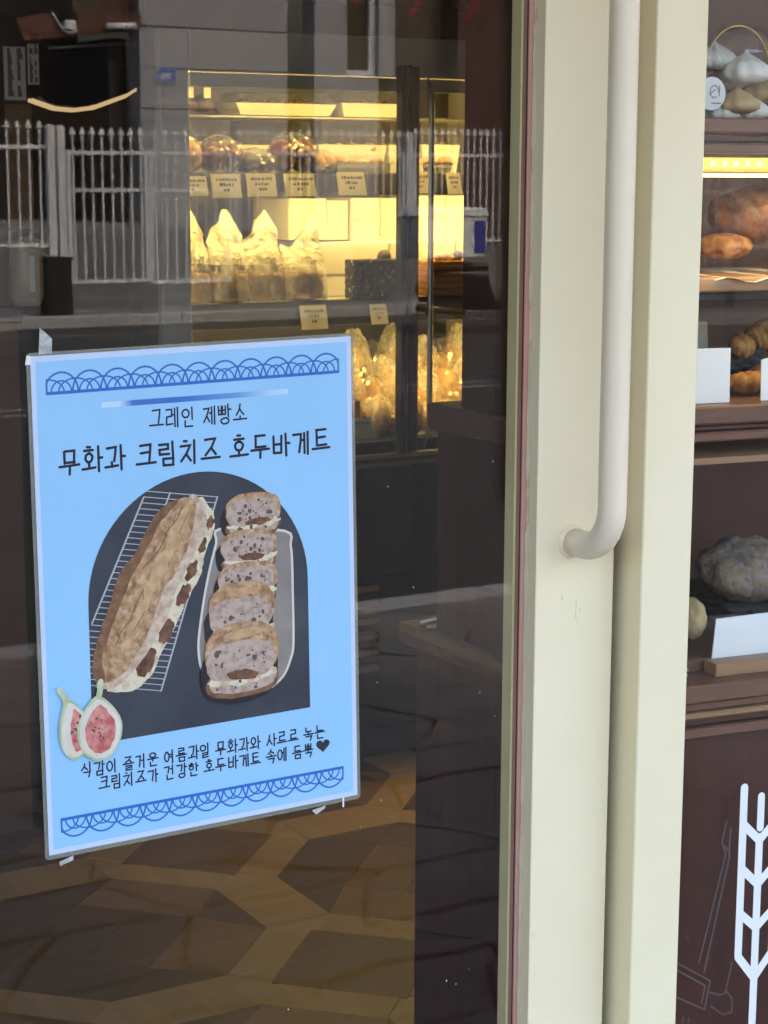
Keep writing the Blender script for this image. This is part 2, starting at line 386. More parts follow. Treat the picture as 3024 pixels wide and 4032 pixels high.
# ------------------------------------------------------------------ glazed door
door = thing('glass_door', (.13, 1.46, 0), 'cream painted glazed shop door with long tubular pull handle', 'door')
box('glass_pane', .20, 1.0035, YD, YD + .006, .15, 2.21, 'door_glass', door)
def plan(name, poly, z0, z1, mat, parent, bevel=0): return prism(name, poly, z0, z1, 'z', mat, parent, bevel=bevel)
FY = 1.4307
fx0, fx1 = 1.0085, 1.100
plan('lock_stile', [(1.0088, FY), (fx1, FY), (fx1, 1.478), (1.0088, 1.478)], .012, 2.286, 'cream_paint', door, .0008)
box('rebate_strip', 1.0030, 1.0086, 1.4482, 1.4575, .16, 2.2, 'pink_paint', door)
box('glazing_seal', 1.0024, 1.0029, 1.4496, 1.4506, .155, 2.205, 'dark_seal', door)
box('inner_bead', 1.0012, 1.0086, 1.4577, 1.474, .155, 2.205, 'old_bead', door, .001)
# flaking cream coat along the pink rebate: jagged left edge
V_, F_ = [], []; zz = .16; i = 0
while zz < 2.2:
    j = RND.uniform(0, .0012) + (RND.uniform(.001, .003) if noise.noise(Vector((zz * 18, 0, 0))) > .25 and zz > 1.1 else 0)
    V_ += [(1.0066 + j, 1.4476, zz), (1.0087, 1.4434, zz)]
    if i: F_.append([2 * i - 2, 2 * i - 1, 2 * i + 1, 2 * i])
    i += 1; zz += RND.uniform(.004, .02)
mk('flaking_bead', V_, F_, 'cream_bead', door)
bm = bmesh.new(); add_box(bm, .13, .215, FY, 1.478, .012, 2.286, .003, 1); from_bm('hinge_stile', bm, 'cream_paint', door)
box('top_rail', .2152, 1.0033, FY + .002, 1.476, 2.2005, 2.284, 'cream_paint', door, .003)
box('bottom_rail', .2152, 1.0033, FY + .002, 1.476, .014, .1595, 'cream_paint', door, .003)
# pull handle: stand-off, bend, long grip, bend, stand-off
hb = Vector((1.0495, FY + .001, 1.1545)); so = .061; br = .042
def pull(zl, zh):
    p = [hb]; yo = FY - so
    for k in range(9):
        t = math.pi / 2 * k / 8
        p.append(Vector((hb.x, yo + br - br * math.sin(t), zl + br - br * math.cos(t))))
    for k in range(9):
        t = math.pi / 2 * k / 8
        p.append(Vector((hb.x, yo + br - br * math.cos(t), zh - br + br * math.sin(t))))
    p.append(Vector((hb.x, FY + .001, zh))); return p
hd = tube('handle', pull(hb.z, 1.86), .0133, 'cream_handle', door, 28)
for z in (hb.z, 1.86):
    ring = [Vector((hb.x, FY - y, z)) for y in (-.001, .001, .0025, .004)]
    v, f = tube_geo(ring, [.0165, .0158, .0146, .0134], 28); mk('weld_collar', v, f, 'cream_handle', hd, True)
V_, F_ = [], []
for px in (((1.0399,1.4307,1.1032)), ((1.0126,1.4307,0.7691)), ((1.0614,1.4307,1.0883)), ((1.0449,1.4307,1.5856))):
    bm = bmesh.new(); bmesh.ops.create_icosphere(bm, subdivisions=2, radius=1)
    k = len(V_)
    V_ += [(px[0] + v.co.x * .0014, FY + v.co.y * .0007, px[2] + v.co.z * (.0022 if v.co.z > 0 else .004)) for v in bm.verts]
    F_ += [[v.index + k for v in f.verts] for f in bm.faces]; bm.free()
mk('paint_drips', V_, F_, 'cream_paint', door, True)
pm('paint_scuff', (.62, .55, .38), (.55, .48, .33), scale=60, rough=.6)
# paint flecks spattered on the glass
V_, F_ = [], []
for px in ((0.9602,1.4505,1.0142), (1.0012,1.4505,0.9369), (0.9261,1.4505,0.7319), (0.9369,1.4505,0.7263), (0.9514,1.4505,0.7385), (0.886,1.4505,1.1243), (0.8583,1.4505,1.22), (0.9547,1.4505,1.2575), (0.9713,1.4505,1.2347), (0.8478,1.4505,1.0394), (0.9777,1.4505,0.9885), (0.8522,1.4505,0.9264), (0.8306,1.4505,0.9044), (0.7543,1.4505,0.7423)):
    r = RND.uniform(.0004, .0008); k = len(V_)
    V_ += [(px[0] + r * math.cos(t * 1.047) * RND.uniform(.6, 1), YD - .0003, px[2] + r * math.sin(t * 1.047) * RND.uniform(.6, 1.5)) for t in range(6)]
    F_.append([k + q for q in range(6)][::-1])
mk('paint_flecks', V_, F_, 'white_card', door)

# ------------------------------------------------------------------ shop window bay with post
bay = thing('shop_window', (1.105, 1.394, -.1), 'angled shop window beside the door with white wheat ear transfer', 'window')
box('post', 0, .054, 0, .13, -.1, 2.30, 'cream_paint', bay, .0012, WM, 1)
box('pane', .054, 2.1, .030, .036, .1, 2.28, 'window_glass', bay, 0, WM)
box('end_post', 2.1, 2.16, 0, .13, -.1, 2.3, 'cream_paint', bay, .002, WM, 1)
box('window_foot', .0545, 2.0995, .002, .12, -.1, .0995, 'cream_paint', bay, .003, WM, 1)
box('window_head', .0545, 2.0995, .002, .12, 2.281, 2.3, 'cream_paint', bay, 0, WM)
box('bay_roof', 0, 2.16, -.02, .45, 2.3005, 2.44, 'cream_paint', bay, .004, WM, 1)
box('end_wall', 3.26, 4.3, 1.18, 1.32, -.1, 2.44, 'render_wall', shop)

def ribbon(lines, w, place, d0=0.0, dd=3e-5, caps=True):
    """flat strokes with round ends; place(x, y, depth) -> 3-D point. Each stroke a hair above the last"""
    V_, F_ = [], []
    for li, ln in enumerate(lines):
        wd = w
        if isinstance(ln, tuple) and isinstance(ln[0], (list,)): ln, wd = ln
        P_ = [Vector((p[0], p[1])) for p in ln]
        Q = [P_[0]]
        for p in P_[1:]:
            if (p - Q[-1]).length > 1e-6: Q.append(p)
        P_ = Q
        if len(P_) < 2: continue
        dep = d0 + li * dd; L_, R_ = [], []
        for i, p in enumerate(P_):
            a = (P_[i] - P_[i - 1]).normalized() if i else (P_[1] - P_[0]).normalized()
            b = (P_[i + 1] - P_[i]).normalized() if i < len(P_) - 1 else a
            t = a + b; t = t.normalized() if t.length > 1e-4 else a; n = Vector((-t.y, t.x)); k = 1 / max(.55, n.dot(Vector((-a.y, a.x))))
            L_.append(p + n * wd / 2 * k); R_.append(p - n * wd / 2 * k)
        k0 = len(V_)
        for l, r in zip(L_, R_): V_ += [place(l.x, l.y, dep), place(r.x, r.y, dep)]
        for i in range(len(P_) - 1): F_.append([k0 + 2 * i, k0 + 2 * i + 1, k0 + 2 * i + 3, k0 + 2 * i + 2])
        if caps:
            for e, sgn in ((0, -1), (len(P_) - 1, 1)):
                t = (P_[1] - P_[0]).normalized() if e == 0 else (P_[-1] - P_[-2]).normalized()
                n = Vector((-t.y, t.x)); k1 = len(V_); arc = []
                for q in range(7):
                    an = math.pi * q / 6; pt = P_[e] + (n * math.cos(an) + t * sgn * math.sin(an)) * wd / 2; arc.append(pt)
                V_ += [place(x.x, x.y, dep) for x in arc]; F_.append(list(range(k1, k1 + 7)))
    return V_, F_
def arc_pts(cx, cy, rx, ry, a0, a1, n=14): return [(cx + rx * math.cos(rad(a0 + (a1 - a0) * i / n)), cy + ry * math.sin(rad(a0 + (a1 - a0) * i / n))) for i in range(n + 1)]
V_, F_ = ribbon([[(x, z) for x, z in q] for q in ([(1.0555, 1.0980), (1.0562, 1.0890), (1.0552, 1.0830), (1.0568, 1.0760)], [(1.0568, 1.0760), (1.0590, 1.0750)])], .0007, lambda x, z, d: Vector((x, FY - .0002 - d, z)), 0, 1e-5); mk('paint_cracks', V_, F_, 'paint_scuff', door)
wplace = lambda s, z, d: WM @ Vector((s, .0297 - d, z))
cx_ = 0.1645; uw = .0088          # wheat ear: stem axis and stroke width
zt, zb = 0.8854, 0.7034
xl = cx_ - .0203; xr = cx_ + .0203
rows = [(0.8468, 0.8268), (0.7992, 0.7795), (0.7507, 0.7324), (zb, 0.6774)]
zc = 0.8738; zg = 0.8403
lines = [[(xl, zt), (xl, zb + .002)], [(xr, zt), (xr, zb + .002)], [(cx_, rows[0][1] + .0035), (cx_, .45)]]
for a, b in rows: lines += [[(xl, a), (cx_, b)], [(xr, a), (cx_, b)]]
V_, F_ = ribbon(lines, uw, wplace); mk('wheat_transfer', V_, F_, 'white_card', bay)
V_, F_ = ribbon([[(cx_ + .0005, zc), (cx_ + .0005, zg)]], uw * .95, wplace); mk('wheat_awn', V_, F_, 'white_card', bay)
# thin grey line drawing of a peel and clip on the glass
pm('grey_vinyl', (.085, .065, .066), (.07, .054, .055), scale=30, rough=.6)
ld = [[(0.1246,0.8529), (0.1196,0.8298), (0.1249,0.8177), (0.0974,0.7044)],
      [(0.1298,0.8441), (0.1288,0.8245), (0.1293,0.8136), (0.1039,0.6929)],
      [(0.1196,0.8293), (0.1271,0.822)],
      [(0.0395,0.7294), (0.0789,0.7039), (0.1116,0.6827), (0.1061,0.6523), (0.0408,0.6897)],
      [(0.0397,0.7212), (0.0761,0.698), (0.1057,0.6787), (0.1022,0.6599)],
      [(0.1096,0.6711), (0.1251,0.6649), (0.1323,0.6673), (0.1395,0.6577), (0.1388,0.6438), (0.1284,0.6428), (0.1139,0.6545)],
      [(0.1371,0.6985), (0.1305,0.6676)], [(0.0809,0.6483), (0.0774,0.6281)], [(0.0876,0.6458), (0.0853,0.6267)]]
V_, F_ = ribbon(ld, .0018, wplace); mk('line_drawing_transfer', V_, F_, 'grey_vinyl', bay)

# ------------------------------------------------------------------ poster taped to the door glass
PTL, PTR, PBR, PBL = Vector((.5250, 0, 1.3526)), Vector((.8194, 0, 1.3570)), Vector((.8268, 0, .9359)), Vector((.5288, 0, .9327))
def pp(u, v, d=0):
    """poster millimetres (origin bottom left, 297 x 420) -> world, d metres proud of the sheet"""
    a, b = u / 297, v / 420
    p = (PBL * (1 - a) + PBR * a) * (1 - b) + (PTL * (1 - a) + PTR * a) * b
    return Vector((p.x, YD - .0009 - d, p.z))
def pprint(name, col, col2=None, scale=20, **k):
    m = pm(name, col, col2, scale=scale, rough=.45, spec=.25, **k); b = m.node_tree.nodes['Principled BSDF']
    b.inputs['Coat Weight'].default_value = .22; b.inputs['Coat Roughness'].default_value = .06; return m
pprint('paper_margin', (.52, .62, .84)); pprint('poster_blue', (.28, .54, .83), (.30, .56, .85), scale=9)
pprint('print_blue', (.028, .135, .52)); pprint('print_ink', (.012, .010, .03)); pprint('print_slate', (.028, .034, .05), (.045, .052, .072), scale=14)
pprint('print_wire', (.40, .42, .46)); pprint('print_crust', (.43, .245, .125), (.22, .105, .05), scale=95, lo=.40, hi=.66, col3=(.56, .40, .26), scale3=150)
pprint('print_flour', (.62, .50, .40), (.42, .28, .19), scale=130); pprint('print_cream', (.68, .60, .45), (.40, .28, .17), scale=110, lo=.48, hi=.72)
pprint('print_fig_dark', (.07, .03, .02), (.22, .10, .055), scale=110); pprint('print_crumb', (.47, .355, .30), (.26, .175, .15), scale=170, lo=.45, hi=.75)
pprint('print_hole', (.11, .075, .075)); pprint('print_tray', (.62, .58, .52)); pprint('print_tray_in', (.27, .235, .22), (.21, .185, .18), scale=25)
pprint('print_crust_dark', (.13, .062, .035), (.24, .125, .065), scale=120)
pprint('print_crust_light', (.57, .375, .215), (.42, .245, .125), scale=110)
pprint('print_shadow', (.012, .013, .02))
pprint('print_fig_skin', (.36, .42, .20), (.60, .62, .46), scale=40); pprint('print_fig_white', (.70, .66, .58), (.62, .55, .48), scale=30)
pprint('print_fig_red', (.46, .10, .10), (.64, .30, .26), scale=130); pprint('print_heart', (.02, .025, .03)); pprint('print_crack', (.16, .075, .04))
m = nt('print_fade'); t = m[1]; b = m[2]; cr = t.nodes.new('ShaderNodeValToRGB'); tc = t.nodes.new('ShaderNodeTexCoord'); sx = t.nodes.new('ShaderNodeSeparateXYZ')
t.links.new(tc.outputs['Generated'], sx.inputs[0]); t.links.new(sx.outputs[0], cr.inputs[0]); t.links.new(cr.outputs[0], b.inputs['Base Color'])
el = cr.color_ramp.elements
el[0].position = 0; el[0].color = (.50, .68, .86, 1); el[1].position = 1; el[1].color = (.48, .66, .86, 1)
for p_, c_ in ((.09, (.48, .66, .86, 1)), (.16, (.028, .135, .50, 1)), (.42, (.028, .135, .50, 1)), (.72, (.12, .30, .65, 1)), (.90, (.40, .60, .85, 1))):
    e = el.new(p_); e.color = c_
glass('laminate', .05, (.80, .83, .80), .05, .22, (.55, .56, .50))
film('tape', (.75, .76, .78), .45, .3, scale=60)
poster = thing('poster', (.675, YD - .001, .93), 'pale blue laminated bakery poster of a filled baguette taped to the door', 'poster')
def poly(name, pts, mat, d): 
    n = len(pts); return mk(name, [pp(x, y, d) for x, y in pts], [list(range(n))], mat, poster)
def rrect(x0, y0, x1, y1, r, n=5):
    out = []
    for cx, cy, a in ((x1 - r, y1 - r, 0), (x0 + r, y1 - r, 90), (x0 + r, y0 + r, 180), (x1 - r, y0 + r, 270)): out += arc_pts(cx, cy, r, r, a, a + 90, n)
    return out
lam = rrect(-3.4, -4.0, 300.2, 422.8, 4)
lv = [pp(x, y, -.0003) for x, y in lam] + [pp(x, y, -.0006) for x, y in lam]; n = len(lam)
mk('laminate_sheet', lv, [list(range(n)), list(range(n, 2 * n))[::-1]] + [[i, n + i, n + (i + 1) % n, (i + 1) % n] for i in range(n)], 'laminate', poster)
poly('paper', [(0, 0), (297, 0), (297, 420), (0, 420)], 'paper_margin', .0)
poly('blue_field', rrect(4.2, 4.6, 292.6, 415.2, .5, 2), 'poster_blue', .00012)
D1 = .00024
# --- lace borders
def lace(x0, y0, x1, y1, flip):
    n = 11; dx, dy = (x1 - x0) / n, (y1 - y0) / n; L = math.hypot(dx, dy); s = -1 if flip else 1; ln = []
    def bow(k, rx, ry):
        q = []
        for i in range(15):
            a = math.pi * i / 14; u = k + rx * math.cos(a); h = ry * L * math.sin(a)
            if u < -.01: u = -.01
            if u > n + .01: u = n + .01
            q.append((x0 + dx * u, y0 + dy * u + s * (h + 1.2)))
        return q
    for k in range(n): ln += [(bow(k + .5, .60, .66), 1.55), (bow(k + .5, .36, .38), 1.3)]
    for k in range(n + 1):
        ln += [(bow(k, .60, .44), 1.3)]
    ln.append(([(x0, y0 + s * .9), (x1, y1 + s * .9)], 2.6))
    return ln
ln = lace(13.2, 388.3, 283.6, 388.8, False); V_, F_ = ribbon(ln, 1.4, pp, D1, 4e-6); mk('lace_border', V_, F_, 'print_blue', poster)
ln = lace(12.1, 30.4, 281.7, 29.8, True); V_, F_ = ribbon(ln, 1.4, pp, D1, 4e-6); mk('lace_border', V_, F_, 'print_blue', poster)
V_, F_ = ribbon([[[(60.1,376.5)][0], [(233.6,375.8)][0]]], 4.6, pp, D1, caps=False); mk('fading_rule', V_, F_, 'print_fade', poster)

# --- hand-drawn Hangul: jamo strokes composed into syllables
def O(cx, cy, r, ry=None): return arc_pts(cx, cy, r, ry or r, 95, 455, 16)
CONS = {
 'g': [[(.05, .95), (.93, .97), (.86, .55), (.72, .0)]], 'n': [[(.1, .95), (.12, .1), (.95, .12)]],
 'd': [[(.08, .93), (.92, .95)], [(.12, .93), (.12, .08), (.97, .1)]],
 'r': [[(.08, .95), (.88, .96), (.87, .55), (.12, .52), (.12, .05), (.95, .08)]],
 'm': [[(.12, .92), (.14, .06)], [(.12, .92), (.9, .94), (.88, .05)], [(.14, .08), (.9, .08)]],
 'b': [[(.12, .97), (.14, .05)], [(.88, .97), (.86, .05)], [(.13, .52), (.87, .52)], [(.14, .06), (.87, .06)]],
 's': [[(.52, .98), (.42, .5), (.05, .04)], [(.47, .6), (.7, .3), (.96, .06)]],
 'o': [O(.5, .48, .44)],
 'j': [[(.08, .93), (.92, .95), (.6, .5), (.08, .04)], [(.56, .46), (.95, .06)]],
 'c': [[(.38, 1.08), (.62, 1.06)], [(.08, .83), (.92, .85), (.58, .42), (.08, .0)], [(.54, .4), (.95, .02)]],
 'k': [[(.06, .93), (.92, .96), (.86, .5), (.76, .0)], [(.1, .5), (.86, .54)]],
 't': [[(.08, .95), (.92, .96)], [(.12, .52), (.88, .53)], [(.12, .95), (.12, .06), (.97, .08)]],
 'h': [[(.36, 1.1), (.64, 1.08)], [(.08, .84), (.92, .86)], [O(.5, .34, .34, .3)][0]],
}
CONS['B'] = [[(x * .52, y) for x, y in s] for s in CONS['b']] + [[(.5 + x * .52, y) for x, y in s] for s in CONS['b']]
IN = 'g G n d D r m b B s S o j J c k t p h'.split()
VOW = 'a ae ya yae eo e yeo ye o wa wae oe yo u weo we wi yu eu ui i'.split()
FIN = ['', 'g', '', '', 'n', '', '', 'd', 'r', '', '', '', '', '', '', '', 'm', 'b', '', 's', '', 'o', 'j', 'c', 'k', 't', '', 'h']
def fit(strokes, x0, y0, x1, y1): return [[(x0 + (x1 - x0) * x, y0 + (y1 - y0) * y) for x, y in s] for s in strokes]
def syllable(ch):
    c = ord(ch) - 0xAC00; ini, vow, fin = IN[c // 588], VOW[c % 588 // 28], FIN[c % 28]
    out = []; lo = .40 if fin else .06; top = .97
    if vow in ('a', 'eo', 'yeo', 'i', 'e', 'ya'):
        xv = .80
        if vow == 'e':
            xv = .90; out += [[(.70, .93), (.70, lo - .02)], [(.52, .62 + lo * .15), (.70, .62 + lo * .15)]]
            out += [[(xv, .98), (xv, lo - .05)]]; w = .54 if ini not in 'B' else .5
        else:
            out += [[(xv, .99), (xv + .01, lo - .05)]]; m_ = (top + lo) / 2 + .05; w = .62
            if vow == 'a': out += [[(xv, m_), (1.0, m_)]]; xv = .74; 
            if vow == 'eo': out += [[(.60, m_), (xv, m_)]]; w = .52
            if vow == 'yeo': out += [[(.58, m_ + .09), (xv, m_ + .09)], [(.58, m_ - .10), (xv, m_ - .10)]]; w = .50
        y0 = lo + .06; out += fit(CONS[ini], .03, y0, w, .92)
    elif vow in ('o', 'u', 'eu'):
        h = .30 if fin else .28; by = (.46 if fin else .18)
        if vow == 'u': by = .52 if fin else .34
        out += [[(.0, by), (1.0, by + .02)]]
        if vow == 'o': out += [[(.5, by), (.5, by + .17)]]
        if vow == 'u': out += [[(.52, by), (.5, (.36 if fin else .0))]]
        out += fit(CONS[ini], .18, by + (.2 if vow == 'o' else .09), .82, .98)
    else:      # wa
        b2 = lo + .08
        out += [[(.0, b2), (.66, b2 + .04)], [(.34, b2), (.34, b2 + .2)], [(.82, 1.0), (.83, lo - .06)], [(.82, .55), (1.02, .55)]]
        out += fit(CONS[ini], .08, b2 + .24, .6, .96)
    if fin: out += fit(CONS[fin], .2, -.02, .88, .32)
    return out
def write(text, pa, pb, h, w, name, mat='print_ink', gap=.38, seed=1):
    """text laid from poster point pa (left, baseline) to pb (right)"""
    r = random.Random(seed); n = sum(1 if c != ' ' else gap for c in text)
    dx, dy = (pb[0] - pa[0]), (pb[1] - pa[1]); cw = dx / n; u = 0; ln = []
    for c in text:
        if c == ' ': u += gap; continue
        jx, jy, js = r.uniform(-.3, .3), r.uniform(-.02, .02) * h, r.uniform(.95, 1.04)
        for s in syllable(c):
            q = []
            for i, (x, y) in enumerate(s):
                X_ = pa[0] + cw * u + (x * .86 + .06) * cw + jx; Y_ = pa[1] + dy * u / n + y * h * js + jy
                q.append((X_ + r.uniform(-.01, .01) * h, Y_ + r.uniform(-.012, .012) * h))
            ln.append(q)
        u += 1
    V_, F_ = ribbon(ln, w, pp, D1, 2e-6); return mk(name, V_, F_, mat, poster)
write('그레인 제빵소', [(101.7,353.2)][0], [(193.7,352.0)][0], 16.5, 1.5, 'shop_line', seed=3)
write('무화과 크림치즈 호두바게트', [(20.6,322.1)][0], [(275.1,319.1)][0], 20.5, 2.2, 'title_lettering', seed=4)
write('식감이 즐거운 여름과일 무화과와 사르르 녹는', [(30.1,63.0)][0], [(264.4,60.1)][0], 12.2, 1.35, 'body_lettering', seed=5)
write('크림치즈가 건강한 호두바게트 속에 듬뿍', [(45.5,48.6)][0], [(252.7,44.7)][0], 12.2, 1.35, 'body_lettering', seed=6)
hc = [(261.9,53.1)][0]; hp = []
for i in range(36):
    a = 2 * math.pi * i / 36; hp.append((hc[0] + .40 * 16 * math.sin(a) ** 3 * 1.08, hc[1] + .42 * (13 * math.cos(a) - 5 * math.cos(2 * a) - 2 * math.cos(3 * a) - math.cos(4 * a))))
poly('heart', hp, 'print_heart', D1)

# --- arched photograph printed on the poster
AX, AY, AR = 146.0, 209.5, 103.6
arch = [(42.0, 90.0), (249.6, 90.6)] + arc_pts(AX, AY, AR, 103.8, 0, 180, 40)
poly('arch_photograph', arch, 'print_slate', D1)
D2 = .00034
def inside_x(y):
    """left edge of the arch at height y"""
    return 42.4 if y < AY else AX - math.sqrt(max(0, AR ** 2 - (y - AY) ** 2)) + .4
# wire rack
TL_, TR_, BR_, BL_ = [Vector(p) for p in ([(97.4,301.5)][0], [(163.1,290.2)][0], [(105.6,127.5)][0], [(21.4,146.5)][0])]
ln = []
for i in range(34):
    t = i / 33; a, b = TL_.lerp(BL_, t), TR_.lerp(BR_, t); xl_ = inside_x((a.y + b.y) / 2)
    if a.x < xl_: a = a.lerp(b, (xl_ - a.x) / (b.x - a.x))
    if a.x < b.x: ln.append([a, b])
for s in (0, .33, .62, 1):
    a, b = TL_.lerp(TR_, s), BL_.lerp(BR_, s); q = []
    for i in range(30):
        p = a.lerp(b, i / 29)
        if p.x > inside_x(p.y): q.append(p)
    if len(q) > 1: ln.append((q, 1.5))
V_, F_ = ribbon(ln, .75, pp, D2, 2e-6); mk('rack_picture', V_, F_, 'print_wire', poster)
D3 = .00046
def smooth_poly(pts, n=4):
    out = []; m_ = len(pts)
    for i in range(m_):
        p0, p1, p2, p3 = [Vector(pts[(i + k - 1) % m_]) for k in range(4)]
        for k in range(n):
            t = k / n; out.append(tuple(.5 * ((2 * p1) + (p2 - p0) * t + (2 * p0 - 5 * p1 + 4 * p2 - p3) * t * t + (3 * p1 - p0 - 3 * p2 + p3) * t ** 3)))
    return out
def rough_poly(pts, amp, f=.25): return [(x + amp * noise.noise(Vector((x * f, y * f, 1))), y + amp * noise.noise(Vector((x * f, y * f, 9)))) for x, y in pts]
fill = [(143.2,289.6),(154.5,283.7),(160.4,270.5),(156.4,255.4),(149.0,237.8),(145.9,224.5),(139.3,213.7),(136.7,210.8),(123.6,188.1),(108.3,162.9),(97.4,143.1),(82.8,132.6),(68.6,132.2),(56.7,137.4),(81.6,158.9),(107.3,196.0),(125.0,236.4)]
poly('sandwich_filling_picture', rough_poly(smooth_poly(fill), 1.6), 'print_cream', D3)
for k, (c, rx, ry, an) in enumerate((([(155.5,268.5)][0], 4.2, 6.5, -15), ([(147.3,250.6)][0], 5, 9, -20), ([(137.3,229.4)][0], 5.5, 10, -25), ([(128.8,208.8)][0], 6, 12, -28), ([(111.9,179.0)][0], 8, 13, -25), ([(92.7,154.4)][0], 8.5, 16, -32))):
    q = [(c[0] + rx * math.cos(a) * math.cos(rad(an)) - ry * math.sin(a) * math.sin(rad(an)), c[1] + rx * math.cos(a) * math.sin(rad(an)) + ry * math.sin(a) * math.cos(rad(an))) for a in [i * .314 for i in range(20)]]
    poly('fig_piece_picture', rough_poly([(c[0] + (x - c[0]) * .85, c[1] + (y_ - c[1]) * .85) for x, y_ in q], 3.2, .35), 'print_fig_dark', D3 + .00005)
flour = [(137.0,292.5),(147.3,289.2),(152.6,276.1),(149.6,257.1),(141.9,244.4),(133.2,231.8),(124.5,217.4),(122.3,213.5),(113.3,191.4),(100.4,171.8),(83.4,150.9),(66.8,137.9),(54.7,136.6),(46.9,142.7),(73.8,165.8),(101.5,208.3),(117.1,246.9)]
poly('flour_edge_picture', rough_poly(smooth_poly(flour), 1.0), 'print_flour', D3 + .0001)
crust = [(126.7,291.8),(137.0,292.5),(143.1,286.7),(141.1,273.5),(138.2,262.2),(133.2,247.3),(125.0,234.7),(118.5,223.9),(111.0,216.8),(103.3,198.5),(92.3,174.8),(77.4,153.7),(61.9,142.8),(48.9,142.8),(44.2,150.8),(45.8,167.8),(54.6,193.3),(63.3,213.1),(71.1,235.0),(84.6,248.7),(93.1,262.9),(103.8,278.9),(115.3,288.3)]
poly('baguette_picture', rough_poly(smooth_poly(crust), 1.0), 'print_crust', D3 + .00016)
cr_ = [[[(128.9,284.3),(124.1,274.2),(113.5,264.8),(111.2,255.5),(102.8,246.9),(92.3,236.6)], .9], [[(91.7,217.2),(83.1,204.9),(80.7,193.7),(70.3,183.6),(65.9,172.6)], .9], [[(93.1,199.8),(82.4,183.9)], .7], [[(136.7,281.6),(125.8,263.5)], .6], [[(67.0,203.1),(58.3,183.2),(55.8,168.3)], .6]]
poly('crust_shade_picture', rough_poly(smooth_poly([(126.7,291.2),(115.3,288.3),(103.8,279.0),(93.1,263.0),(84.6,248.7),(71.1,235.0),(63.3,213.1),(54.6,193.3),(45.8,167.8),(44.2,150.8),(48.9,143.2),(54.9,144.4),(52.6,163.0),(62.5,188.4),(72.2,210.1),(82.0,229.9),(94.7,249.4),(107.6,270.9),(119.2,283.1)]), 1.5), 'print_crust_dark', D3 + .00018)
poly('crust_light_picture', rough_poly(smooth_poly([(134.7,283.7),(132.2,268.6),(125.5,253.9),(116.9,239.5),(103.9,217.7),(95.1,199.5),(82.2,176.2),(73.8,165.8),(74.2,179.2),(85.0,200.8),(93.8,220.8),(104.7,242.6),(117.6,262.2),(126.3,280.5)]), 4.5, .14), 'print_crust_light', D3 + .00019)
V_, F_ = ribbon([(rough_poly(a, 2.5, .12), w_) for a, w_ in cr_], 1, pp, D3 + .00021, 2e-6); mk('crust_cracks_picture', V_, F_, 'print_crack', poster)
# oval tray and slices
tray = [(165.5,262.2),(160.9,250.1),(154.0,227.5),(148.0,202.6),(143.1,175.8),(141.5,158.4),(144.2,140.3),(153.3,127.1),(172.3,116.3),(189.4,112.3),(206.9,113.5),(222.6,123.0),(230.7,138.0),(233.9,153.7),(234.1,203.9)] + [(234.1,224.1),(232.9,240.2),(227.7,253.7)]
tray = [p for p in smooth_poly(tray)]
poly('tray_well_picture', tray, 'print_tray_in', D3)
V_, F_ = ribbon([tray], 2.2, pp, D3 + .0001); mk('tray_rim_picture', V_, F_, 'print_tray', poster)
def ell(c, rx, ry, an=0, n=24, amp=1.2, p=2.0):
    q = []
    for i in range(n):
        a = 2 * math.pi * i / n; x = abs(math.cos(a)) ** (2 / p) * (1 if math.cos(a) > 0 else -1) * rx; y = abs(math.sin(a)) ** (2 / p) * (1 if math.sin(a) > 0 else -1) * ry
        q.append((c[0] + x * math.cos(an) - y * math.sin(an), c[1] + x * math.sin(an) + y * math.cos(an)))
    return rough_poly(q, amp)
sl = [([(196.0,274.1)][0], 24.5, 12, 3), ([(191.0,243.2)][0], 25, 11.5, 3), ([(189.4,213.9)][0], 26.5, 12.5, 3.5), ([(182.2,184.1)][0], 29.5, 16, 12), ([(181.6,143.9)][0], 33.5, 17.5, 15)]
rs = random.Random(5)
def holes(c, rx, ry, n, e, name, big=0):
    V_, F_ = [], []
    for h in range(n):
        s_ = rs.choice((.5, .6, .8, 1.0, 1.3, 1.8)) if h >= big else rs.uniform(2.0, 3.0); a = rs.uniform(0, 6.28); q_ = math.sqrt(rs.random()) * .86
        q = ell((c[0] + math.cos(a) * q_ * rx, c[1] + math.sin(a) * q_ * ry), s_ * rs.uniform(.7, 1.1), s_ * rs.uniform(.7, 1.3), rs.uniform(-.8, .8), 10, .35 * s_); k0 = len(V_)
        V_ += [pp(x, y, e + h * 2e-6) for x, y in q]; F_.append(list(range(k0, k0 + len(q))))
    mk(name, V_, F_, 'print_hole', poster)
